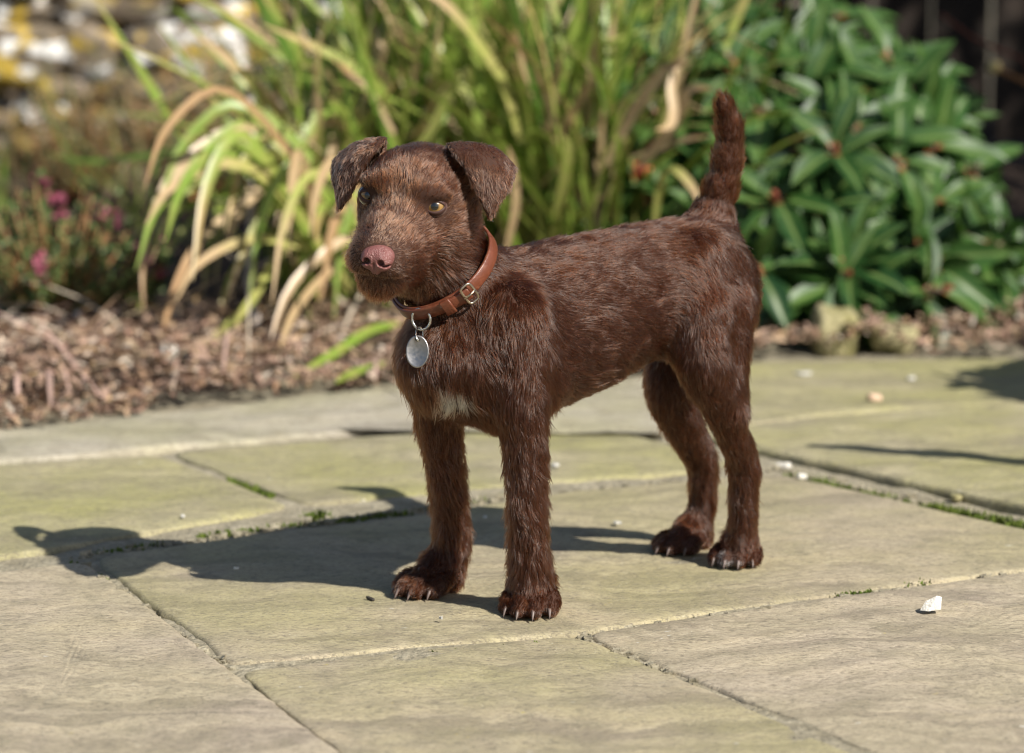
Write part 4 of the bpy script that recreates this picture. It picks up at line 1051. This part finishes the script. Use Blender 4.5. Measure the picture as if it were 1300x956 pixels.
def shrub(name, cx, cy, label, tips, seed, nmain, leafL=(.056, .088), kept_dirs=True):
    r = np.random.default_rng(seed); root = tag(link(name, None, None, (cx, cy, .0)), label, 'shrub'); B0 = np.array([cx, cy, 0])
    bulk = [[], [], [], []]; off = 0; cnt = 0
    tips = sorted(tips, key=lambda t: t[0][1])             # nearest first
    for T, ax in tips:
        T = np.array(T) - B0; ax = norm(np.array(ax)); p0 = np.array([r.normal(0, .03), r.normal(0, .03), 0]); mid = T * [.62, .62, .5] + ax * [-.02, -.02, -.03]
        v, f = tube(spline(np.array([p0, mid, T - ax * .02, T]), 9), np.linspace(.0065, .0028, 9), 6); mesh_from('stem', v, f, M_BARK, True, root)
        nl = r.integers(7, 11); ph = r.uniform(0, 6.28)
        e1 = norm(np.cross(ax, [.3, .2, 1])); e2 = np.cross(ax, e1)
        if cnt < nmain:
            o = link('bud', BUDM, root, tuple(T)); o.rotation_euler = Matrix(orient(ax, e1).tolist()).to_euler()
        for k in range(nl):
            a = ph + k * 2.399; rad = math.cos(a) * e1 + math.sin(a) * e2; opening = r.uniform(.15, .62) if k > 2 else r.uniform(.5, .95)
            d = norm(rad * (1 - opening * .55) + ax * opening * .7 + np.array([0, 0, -.22])); up = norm(ax + np.array([0, -.15, .9]) + rad * .0)
            L = r.uniform(*leafL); O_ = orient(d, up); pos = T - ax * r.uniform(0, .025) + rad * .003
            me, V, F, al, mi = LEAVES[r.integers(6)]
            if cnt < nmain:
                o = link('leaf', me, root, tuple(pos)); o.rotation_euler = Matrix(O_.tolist()).to_euler(); o.scale = (L, L, L); cnt += 1
            else:
                bulk[0].append((V * L) @ O_.T + pos); bulk[1].append(F + off); bulk[2].append(al); bulk[3].append(mi); off += len(V)
    if bulk[0]:
        o = mesh_from('foliage', np.concatenate(bulk[0]), np.concatenate(bulk[1]), M_LEAF, True, root); o['kind'] = 'stuff'
        o.data.attributes.new('along', 'FLOAT', 'POINT').data.foreach_set('value', np.concatenate(bulk[2]).astype(np.float32)); o.data.attributes.new('mid', 'FLOAT', 'POINT').data.foreach_set('value', np.concatenate(bulk[3]).astype(np.float32))
    return root
r = np.random.default_rng(71); tips = []
SCX, SCY = .27, 4.12
def inshrub(px, py):                                       # outline of the shrub's face in the picture, used to shape its mound
    return True
for i in range(250):
    th = r.uniform(-2.75, -.15) if i < 205 else r.uniform(-.3, 3.3); el_ = math.asin(r.uniform(-.05, .98)); q = r.uniform(.82, 1.04) if i < 150 else r.uniform(.5, .85)
    d = np.array([math.cos(th) * math.cos(el_), math.sin(th) * math.cos(el_), math.sin(el_)])
    T = np.array([SCX, SCY, .11]) + d * np.array([.28, .38, .225]) * q
    T[2] = max(T[2], .055 + r.uniform(0, .03))
    tips.append((T, norm(d * [1, 1, .7] + np.array([.05, -.25, .45]) + r.normal(0, .22, 3))))
for px, py, Yk, ax in ((1020, 360, 3.70, (-.5, -.6, .5)), (1075, 350, 3.66, (.2, -.8, .45)), (1100, 372, 3.68, (.5, -.6, .3)), (1190, 345, 3.74, (.2, -.6, -.5)), (1230, 300, 3.80, (.6, -.5, -.1)),
                       (985, 250, 3.72, (-.3, -.7, .6)), (960, 300, 3.74, (-.3, -.8, .2)), (1245, 210, 3.9, (.6, -.4, .5)), (1130, 70, 3.95, (.3, -.4, .8)), (1180, 140, 3.95, (.5, -.4, .6)), (1000, 380, 3.7, (-.6, -.7, .1)), (1060, 190, 3.75, (0, -.8, .5)), (1040, 260, 3.72, (.1, -.9, .3)), (1270, 330, 3.88, (.6, -.5, -.3))):
    tips.append((atY(px, py, Yk), ax))
for i in range(18):                                     # low sprays hanging down to the paving edge
    x_ = r.uniform(.08, .56); tips.append((np.array([x_, edgeY(x_) + r.uniform(.10, .24), r.uniform(.045, .10)]), norm(np.array([r.normal(0, .5), -.7, r.uniform(0, .5)]))))
shrub('evergreen_shrub', SCX, SCY, 'rounded evergreen shrub with long glossy leaves and red buds, behind the tail', tips, 72, 290)
# second shrub of the kind, deeper in the bed behind the sword leaves
tips = []
for i in range(110):
    th = r.uniform(-3.0, .0); el_ = math.asin(r.uniform(0, .98)); d = np.array([math.cos(th) * math.cos(el_), math.sin(th) * math.cos(el_), math.sin(el_)]); q = r.uniform(.7, 1.03)
    T = np.array([.02, 4.45, .10]) + d * np.array([.30, .28, .42]) * q; T[2] = max(T[2], .05)
    tips.append((T, norm(d + np.array([0, -.2, .45]) + r.normal(0, .2, 3))))
shrub('evergreen_shrub', .02, 4.45, 'evergreen shrub with glossy leaves half hidden behind the sword-leaf clumps', tips, 74, 160)
# red berries beside the bent straw blades
for nm, px, py, Yk, lab in (('berry_sprig', 812, 216, 3.80, 'sprig of red berries between the straw-coloured blades and the shrub'),):
    c = atY(px, py, Yk); root = tag(link(nm, None, None, (c[0], c[1], 0)), lab, 'berries')
    v, f = tube(spline(np.array([[.01, .03, -.01], [.012, .01, c[2] * .6], [0, 0, c[2]]]), 10), .0018, 6); mesh_from('stem', v, f, M_TWIG, True, root)
    for k in range(8):
        o_ = r.normal(0, .0055, 3) * [1.3, 1, .8] + [0, 0, c[2]]
        u, w_ = np.meshgrid(np.linspace(.05, 3.09, 7), np.linspace(0, 6.283, 9)[:-1]); rr_ = .0055 * r.uniform(.8, 1.15)
        V = np.stack([rr_ * np.sin(u) * np.cos(w_), rr_ * np.sin(u) * np.sin(w_), rr_ * np.cos(u) * 1.08], -1).reshape(-1, 3) + o_
        ix = np.arange(56).reshape(8, 7); nx_ = np.roll(ix, -1, 0); F = np.stack([ix[:, :-1], nx_[:, :-1], nx_[:, 1:], ix[:, 1:]], -1).reshape(-1, 4)
        mesh_from('berry', V, F, M_REDBERRY, True, root)

# unseen bushes added right of the picture to shade the fence and the shrub's right side; twigs of the far one reach into view
def shade_bush(bx0, by0, semi, zc, n, label, seed, twigs=()):
    bush = tag(link('shade_bush', None, None, (bx0, by0, 0)), label, 'bush', 'unseen tall bushes added for shade'); B0 = np.array([bx0, by0, 0])
    v, f = tube(spline(np.array([[0, 0, -.03], [.03, .02, zc * .6], [0, 0, zc * 1.3]]), 12), np.linspace(.035, .012, 12), 9); mesh_from('trunk', v, f, M_BARK, True, bush)
    rb = np.random.default_rng(seed); VV = []; FF = []; AA = []; MM = []; off = 0
    for i in range(n):
        d = norm(rb.normal(size=3)); pos = d * np.array(semi) * rb.uniform(.45, 1) ** .5 + [0, 0, zc]; me, V, F, al, mi = LEAVES[rb.integers(6)]; L = rb.uniform(.07, .11)
        O_ = orient(norm(rb.normal(size=3) + d), norm(rb.normal(size=3) + [0, 0, 1])); VV.append((V * L) @ O_.T + pos); FF.append(F + off); AA.append(al); MM.append(mi); off += len(V)
    o = mesh_from('foliage', np.concatenate(VV), np.concatenate(FF), M_LEAF, True, bush); o['kind'] = 'stuff'
    o.data.attributes.new('along', 'FLOAT', 'POINT').data.foreach_set('value', np.concatenate(AA).astype(np.float32)); o.data.attributes.new('mid', 'FLOAT', 'POINT').data.foreach_set('value', np.concatenate(MM).astype(np.float32))
    for pts, m, rads in twigs:
        q = np.array([atY(px, py, Yk) for (px, py), Yk in zip(pts, np.linspace(4.35, 4.1, len(pts)))]) - B0; q = np.vstack([[0, 0, .35], q])
        v, f = tube(spline(q, 18), np.linspace(*rads, 18), 8); mesh_from('twig', v, f, m, True, bush)
        if m is M_TWIG:
            V = np.array(bmesh_box(4)[0]); V = norm(V) * np.array([.008, .007, .0075]) + q[-1]; mesh_from('bud', V, bmesh_box(4)[1], M_BUDY, True, bush)
shade_bush(1.55, 4.45, (.50, .42, .95), .98, 2600, 'tall dark bush, crown out of view and added for shade, bare twigs reaching left', 77,
          [([(1420, 170), (1340, 122), (1300, 104), (1262, 85)], M_TWIG, (.004, .0025)), ([(1400, 110), (1300, 75), (1240, 50), (1195, 18)], M_TWIGRED, (.003, .0016)), ([(1420, 190), (1300, 195), (1262, 205)], M_TWIGRED, (.003, .0015))])
shade_bush(1.27, 3.72, (.30, .28, .62), .72, 1500, 'narrower unseen bush added nearer the paving to shade the evergreen shrub', 79)

# unseen potted shrub, added right of the picture to shade the paving corner
tips = []
for i in range(60):
    th = r.uniform(0, 6.28); el_ = math.asin(r.uniform(-.1, .98)); d = np.array([math.cos(th) * math.cos(el_), math.sin(th) * math.cos(el_), math.sin(el_)])
    T = np.array([.91, 3.12, .31]) + d * np.array([.17, .16, .13]) * r.uniform(.8, 1); T[2] = max(T[2], .20); tips.append((T, norm(d + [0, 0, .5])))
shrub('evergreen_shrub', .91, 3.12, 'small unseen evergreen shrub in a pot, added to shade the paving corner', tips, 78, 120)
pot = tag(link('shade_shrub_pot', None, None, (.91, 3.12, .004)), 'round clay pot, unseen and added to hold the shade-casting shrub', 'pot')
prof_ = [(.0, 0), (.075, 0), (.10, .15), (.112, .15), (.112, .18), (.098, .18), (.094, .155), (.0, .15)]
a_ = np.linspace(0, 2 * math.pi, 33)[:-1]; V = np.array([(q_ * math.cos(t_), q_ * math.sin(t_), z_) for q_, z_ in prof_ for t_ in a_])
mesh_from('wall', V, [(i * 32 + j, i * 32 + (j + 1) % 32, (i + 1) * 32 + (j + 1) % 32, (i + 1) * 32 + j) for i in range(7) for j in range(32)], simple('terracotta', (.30, .12, .06), (.40, .18, .10), 30), True, pot)

# unseen low rail, added to the right so its end throws the thin band of shade on the paving
rail = tag(link('shade_rail', None, None, (1.35, 2.36, 0)), 'unseen low timber rail on two posts, added to cast a band of shade', 'rail'); rail.rotation_euler = (0, 0, -.44)
def bbox(nm, size, at, parent, m): return mesh_from(nm, np.array(bx[0]) * .5 * np.array(size), bx[1], m, False, parent, at)
xs_ = np.linspace(-.80, .70, 16); v, f = tube(np.stack([xs_, 0 * xs_, .43 + .004 * np.sin(xs_ * 5)], -1), np.interp(xs_, [-.80, -.70, -.3, .7], [.008, .016, .027, .03]), 10); mesh_from('pole', v, f, M_TIMBER, True, rail)
for sx_ in (-.25, .55): bbox('post', (.06, .06, .41), (sx_, 0, .205), rail, M_TIMBER)
# ------------------------------------------------------------------ collar, tag and the small things on the paving
def mat_leather():
    t = NT('tan_leather'); P = t.obj()
    c = t.mixc(t.noise(P, 90, 4), (.085, .021, .009), (.135, .037, .015))
    c = t.mixc(t.math('MULTIPLY', t.ramp(t.noise(P, 420, 3), [(.5, 0.0), (.66, 1.0)]), .5), c, (.16, .045, .02))
    c = t.mixc(t.math('MULTIPLY', t.ramp(t.noise(t.scaled(P, (1, 1, 4)), 60, 3), [(.55, 0.0), (.7, 1.0)]), .5), c, (.21, .088, .047))
    return t.fin(c, .42, t.bump(t.noise(P, 700, 4), .0004, .7), Specular_IOR_Level=.5)
M_LEATHER = mat_leather()
def mat_metal(name, c, rough):
    t = NT(name); P = t.obj(); return t.fin(t.mixc(t.noise(P, 350, 4), c, tuple(x * .62 for x in c)), t.ramp(t.noise(P, 500, 4), [(.3, rough * .8), (.7, rough * 1.35)]), t.bump(t.noise(P, 900, 3), .0001, .5), Metallic=1.0)
M_STEEL = mat_metal('worn_steel', (.72, .70, .66), .24); M_BRASS = mat_metal('dull_brass', (.55, .47, .36), .3); M_TAG = mat_metal('scuffed_tag_steel', (.40, .385, .38), .42)
collar = tag(link('dog_collar', None, None, tuple(DOG_O)), 'tan leather collar with a buckle, buckled round the puppy\'s neck', 'collar')
collar.rotation_euler = dog.rotation_euler
def band(a0, a1, r0, r1, hw, n, wob=0.0, taper=False):
    a = np.linspace(a0, a1, n); V = []
    for i, x in enumerate(a):
        h = hw * (1 if not taper else min(1, .35 + (a1 - x if taper > 0 else x - a0) / .12))
        wsh = wob * math.sin(x * 3.1 + 1); e = .0007
        ring = [(r0, -h), (r1 - e, -h), (r1, -h + e * 1.4), (r1, 0), (r1, h - e * 1.4), (r1 - e, h), (r0, h)]
        V += [cpt(np.array(x), rr, np.array(w + wsh)) for rr, w in ring]
    k = 7; F = []
    for i in range(n - 1):
        for j in range(k): F.append((i * k + j, (i + 1) * k + j, (i + 1) * k + (j + 1) % k, i * k + (j + 1) % k))
    F += [tuple(range(k)), tuple((n - 1) * k + j for j in range(k - 1, -1, -1))]
    return np.array(V).reshape(-1, 3), F
aB, aK, aR, aE = cangle(600, 378), cangle(573, 393), cangle(531, 403), cangle(506, 388)
sg = 1 if ((aR - aB + math.pi) % (2 * math.pi) - math.pi) > 0 else -1      # direction buckle -> ring
def rel(a): return aB + sg * (((a - aB) * sg) % (2 * math.pi))
HWD = .0051
full = band(aB, aB + sg * 2 * math.pi * .995, -.0006, .0016, HWD, 150); mesh_from('strap', full[0], full[1] if sg < 0 else [f[::-1] for f in full[1]], M_LEATHER, True, collar)
e_ = band(aB - sg * .03, rel(aE) + sg * .5, .0018, .0040, HWD * .9, 70, .0008); mesh_from('strap_end', e_[0], e_[1] if sg < 0 else [f[::-1] for f in e_[1]], M_LEATHER, True, collar)
kp = band(rel(aK) - .11, rel(aK) + .11, .0040, .0060, HWD * 1.22, 10); mesh_from('keeper_loop', kp[0], kp[1][::1] if sg > 0 else [f[::-1] for f in kp[1]], M_LEATHER, True, collar)
def torus_path(c, e1, e2, a, b, rad, n=36, m=8, p=2.0):
    t = np.linspace(0, 2 * math.pi, n, endpoint=False); ct, st_ = np.cos(t), np.sin(t)
    q = c + (np.sign(ct) * np.abs(ct) ** (2 / p) * a)[:, None] * e1 + (np.sign(st_) * np.abs(st_) ** (2 / p) * b)[:, None] * e2
    T = norm(np.roll(q, -1, 0) - np.roll(q, 1, 0)); N3 = np.cross(e1, e2); S_ = np.cross(T, N3); V = []
    for i in range(n):
        for j in range(m): V.append(q[i] + rad * (math.cos(2 * math.pi * j / m) * N3 + math.sin(2 * math.pi * j / m) * S_[i]))
    F = [(i * m + j, i * m + (j + 1) % m, ((i + 1) % n) * m + (j + 1) % m, ((i + 1) % n) * m + j) for i in range(n) for j in range(m)]
    return np.array(V), [f[::-1] for f in F]
def frame_at(a):
    o = cpt(np.array(a), .0, np.array(0.0)); n_ = norm(math.cos(a) * c1 + math.sin(a) * c2); tg = norm(cpt(np.array(a + .02 * sg), 0., np.array(0.)) - cpt(np.array(a - .02 * sg), 0., np.array(0.))); n_ = norm(n_ - tg * (n_ @ tg)); return o, n_, tg, norm(np.cross(n_, tg))
o, n_, tg_, wd = frame_at(aB)
v, f = torus_path(o + n_ * .0050, tg_, wd, .0042, .0074, .00095, p=4.5); bk = mesh_from('buckle', v, f, M_BRASS, True, collar)
v, f = tube(np.array([o + n_ * .0058 - tg_ * .0046, o + n_ * .0068, o + n_ * .0060 + tg_ * .0052]), .0009, 8); mesh_from('prong', v, f, M_BRASS, True, bk)
o, n_, tg_, wd = frame_at(rel(aR)); dn = np.array([0, 0, -1.0])
camd = norm((loc(CPOS) - o) * [1, 1, .15]); sd = norm(np.cross(dn, camd))
pn = norm(camd * .86 + sd * .45); e1 = norm(dn - pn * (dn @ pn)); e2 = np.cross(pn, e1)       # the ring lies over the strap and droops
hs = loc(atY(535, 405, unloc(o + n_ * .0075)[1])); ringc = hs
v, f = torus_path(ringc, e1, e2, .0074, .0070, .00095, 40, 8); mesh_from('ring', v, f, M_STEEL, True, collar)
# identity tag hanging from the ring
lowp = ringc + e1 * .0074
tagroot = tag(link('identity_tag', None, None, tuple(DOG_O)), 'oval worn silver tag hanging from the collar ring on the puppy\'s chest', 'dog tag'); tagroot.rotation_euler = dog.rotation_euler
hd_n = norm(loc(CPOS) * [1, 1, 0] - lowp * [1, 1, 0]); tn = norm(hd_n + np.array([0, 0, .10]) + HR[1] * -.25)
tu = norm(Z3 - tn * tn[2]); tr2 = np.cross(tu, tn)
cpos = side(536, 446, 0); dpt = loc(atY(536, 446, (unloc(lowp)[1])))
dcen = dpt + tn * .004; SAx, SAz = .0081, .0112
for _ in range(40):                                   # rest it just clear of the coat
    if sdf((dcen - tu * SAz * .8)[None])[0] < .0055 or sdf(dcen[None])[0] < .006: dcen = dcen + tn * .001
n = 48; t = np.linspace(0, 2 * math.pi, n, endpoint=False); th_ = .0007
prof = [(.0, th_), (.86, th_), (.90, th_ + .00025), (.975, th_ + .00015), (1.0, th_ - .0003), (1.0, -th_), (.0, -th_)]
V = []; 
for s, dz in prof[1:-1]: V += [dcen + tr2 * (SAx * s * math.cos(a)) + tu * (SAz * s * math.sin(a)) + tn * dz for a in t]
V += [dcen + tn * th_, dcen - tn * th_]; F = []; k = len(prof) - 2
for i in range(k - 1): F += [(i * n + j, (i + 1) * n + j, (i + 1) * n + (j + 1) % n, i * n + (j + 1) % n) for j in range(n)]
F += [(j, (j + 1) % n, k * n) for j in range(n)] + [((k - 1) * n + (j + 1) % n, (k - 1) * n + j, k * n + 1) for j in range(n)]
disc = mesh_from('disc', np.array(V), F, M_TAG, True, tagroot)
hole = dcen + tu * (SAz - .0026)
v, f = torus_path(hole + tn * (th_ + .0002), tr2, tu, .0014, .0014, .0004, 18, 6); mesh_from('eyelet', v, f, M_HUSK, True, disc)
mid_ = (hole + lowp) / 2; ax1 = norm(lowp - hole); half = np.linalg.norm(lowp - hole) / 2 + .0016
ax2 = norm(np.cross(ax1, norm(tn * .55 + tr2 * .6))); v, f = torus_path(mid_, ax1, ax2, half, .0040, .0006, 34, 7); mesh_from('split_ring', v, f, M_STEEL, True, tagroot)

# pebbles, chips and crumbs
def pebble(name, px, py, size, m, label, cat, seed, group=None, rot=0.0, z=0.0, faceted=False, box=.55):
    me = rock_mesh(name, seed, m, 3 if faceted else 5, box, .25); p = onground(px, py, z)
    o = link(name, me, None, (p[0], p[1], z + size[2] * .42)); o.scale = size; o.rotation_euler = (0.1, .12, rot)
    if faceted: me.polygons.foreach_set('use_smooth', np.zeros(len(me.polygons), bool))
    tag(o, label, cat, group); return o
cp = onground(1183, 774, .003)
V = np.array([(-.0085, -.002, 0), (-.003, -.005, .0), (.006, -.0035, .001), (.0065, .004, .001), (-.004, .005, 0), (-.0045, -.0005, .0062), (.003, -.002, .0105), (.0068, .0005, .0090), (.002, .003, .0085)])
chip = mesh_from('stone_chip', V, [(0, 1, 5), (1, 2, 6, 5), (2, 3, 7), (2, 7, 6), (3, 4, 8), (3, 8, 7), (4, 0, 5), (4, 5, 8), (5, 6, 8), (6, 7, 8), (0, 4, 3, 2, 1)], M_WHITESTONE, False, None, tuple(cp))
tag(chip, 'angular white stone chip lying on the front right slab', 'stone chip')
pebble('white_pebble', 214, 458, (.019, .018, .017), M_WHITESTONE, 'round white pebble on the leaf litter below the arching leaves', 'pebble', 1, None, .3, .022, False, .1)
pebble('rock', 1058, 446, (.050, .05, .050), M_BUFFROCK, 'mossy buff rock under the front leaves of the shrub, nearer the tail', 'rock', 2, None, .2, .0)
pebble('rock', 1135, 444, (.050, .045, .028), M_BUFFROCK, 'low mossy rock under the shrub, right of the taller buff rock', 'rock', 5, None, -.2, .0)
pebble('pebble', 995, 595, (.013, .008, .006), M_WHITESTONE, 'grey-white pebble at the top end of the mossy joint behind the hind paw', 'pebble', 2, None, 2.6, -.002)
pebble('pebble', 1018, 607, (.009, .006, .004), M_WHITESTONE, 'small white pebble on the slab edge just below the mossy joint', 'pebble', 6, None, .4, .001)
pebble('pebble', 1213, 636, (.010, .008, .006), M_BUFFROCK, 'pale pebble among the bright moss in the right joint', 'pebble', 5, None, .9, -.002)
pebble('brown_leaf_scrap', 1110, 508, (.013, .008, .006), plain('faded_leaf', (.55, .38, .26)), 'reddish tan scrap of leaf on the far right slab', 'leaf scrap', 4, None, .3, .003)
pebble('seed_husk', 470, 762, (.0085, .0026, .0024), M_HUSK, 'tiny dark seed husk on the slab left of the front paw', 'seed husk', 1, None, -.9, .001)
r = np.random.default_rng(81); M_FLAKE = plain('pale_flake', (.50, .48, .43))
for px, py, s, lab in ((706, 589, .013, 'largest pale flake, on the paving right behind the near foreleg'), (783, 662, .009, 'pale flake on the slab between the forelegs and the hind paws'), (1022, 473, .020, 'broad white flake at the far edge of the paving, right of the hind legs'),
                   (1157, 479, .015, 'white flake on the far paving below the shrub'), (560, 783, .005, 'tiny pale flake in front of the far front paw'), (616, 655, .005, 'tiny white flake in the shade between the two forelegs'), (232, 654, .006, 'pale flake at the shaded joint left of the dog'),
                   (300, 720, .004, 'tiny pale flake in the shadow of the dog\'s head')):
    p = onground(px, py, .004); n = 9; a = np.linspace(0, 6.283, n, endpoint=False); q = s / 2 * r.uniform(.5, 1.1, n)
    V = np.r_[np.c_[q * np.cos(a), q * .6 * np.sin(a), r.uniform(.0002, .0010, n)], np.c_[q * np.cos(a) * 1.05, q * .64 * np.sin(a), np.full(n, -.001)]]
    F = [tuple(range(n))] + [(j + n, (j + 1) % n + n, (j + 1) % n, j) for j in range(n)]
    o = mesh_from('pale_flake', V, F, M_FLAKE, False, None, (p[0], p[1], .0035)); o.rotation_euler = (r.normal(0, .03), r.normal(0, .03), r.uniform(0, 3))
    tag(o, lab, 'flake', 'pale flakes scattered on the paving')

# moss and grit in the joints
def moss(segs, seed):
    r = np.random.default_rng(seed); parts = []
    for (a, b, wpx, dens, hgt) in segs:
        A, Bp = onground(*a), onground(*b); n = int(np.linalg.norm(Bp - A) * dens * 1000)
        for i in range(n):
            u = r.uniform(); p = A + (Bp - A) * u + np.array([r.normal(0, wpx), r.normal(0, wpx), 0]); p[2] = -.006 + r.uniform(0, .004)
            d = norm(np.array([r.normal(0, .55), r.normal(0, .55), 1])); s = norm(np.cross(d, r.normal(size=3))); L = hgt * .6 * r.uniform(.5, 1.2); w = .0011 * r.uniform(.7, 1.6)
            parts.append((np.array([p - s * w, p + s * w, p + d * L]), [(0, 1, 2)]))
    return join(parts)
v, f = moss([((1178, 642), (1250, 656), .0035, 9, .013), ((1035, 608), (1075, 617), .003, 6, .009), ((1098, 624), (1128, 631), .003, 5, .008), ((1260, 655), (1330, 672), .005, 6, .011), ((1000, 597), (1180, 640), .005, 1.5, .007),
             ((292, 608), (345, 628), .0025, 7, .009), ((8, 630), (48, 627), .004, 7, .007), ((120, 700), (200, 688), .003, 2.5, .008), ((250, 678), (520, 648), .0025, 3.2, .008), ((395, 655), (410, 650), .004, 8, .012), ((90, 712), (135, 735), .0025, 3, .006), 
             ((850, 789), (900, 781), .0018, 1.6, .005), ((1060, 753), (1110, 747), .002, 3.5, .006), ((1140, 740), (1180, 736), .002, 3, .006), ((740, 803), (850, 788), .0015, .7, .004), ((545, 640), (700, 620), .003, 1.5, .006), ((1125, 531), (1140, 530), .006, 6, .01), ((1250, 518), (1300, 514), .006, 4, .008), ((550, 825), (700, 810), .0015, .7, .004)], 91)
tag(mesh_from('joint_moss', v, f, M_MOSS, False), 'green moss growing in the joints between the slabs', kind='stuff')
r = np.random.default_rng(93); parts = []; bxv, bxf = np.array(bx[0]), bx[1]
for a, b, wd_, n in (((985, 592), (1300, 664), .007, 170), ((100, 704), (545, 640), .007, 150), ((545, 640), (985, 595), .005, 90), ((95, 708), (290, 846), .003, 80), ((730, 804), (1300, 723), .002, 60), ((735, 804), (890, 868), .002, 40)):
    A, Bp = onground(*a), onground(*b)
    for i in range(n):
        s = r.uniform(.001, .0035); p = A + (Bp - A) * r.uniform() + np.array([r.normal(0, wd_ * .6), r.normal(0, wd_ * .6), -.004 + s * .3]); q = bxv * s * r.uniform(.5, 1.1, 3) * (1 + .25 * r.normal(size=(8, 1)))
        parts.append((q + p, bxf))
v, f = join(parts); tag(mesh_from('joint_grit', v, f, M_MORTAR, False), 'gritty crumbs in the joints between the slabs', kind='stuff')
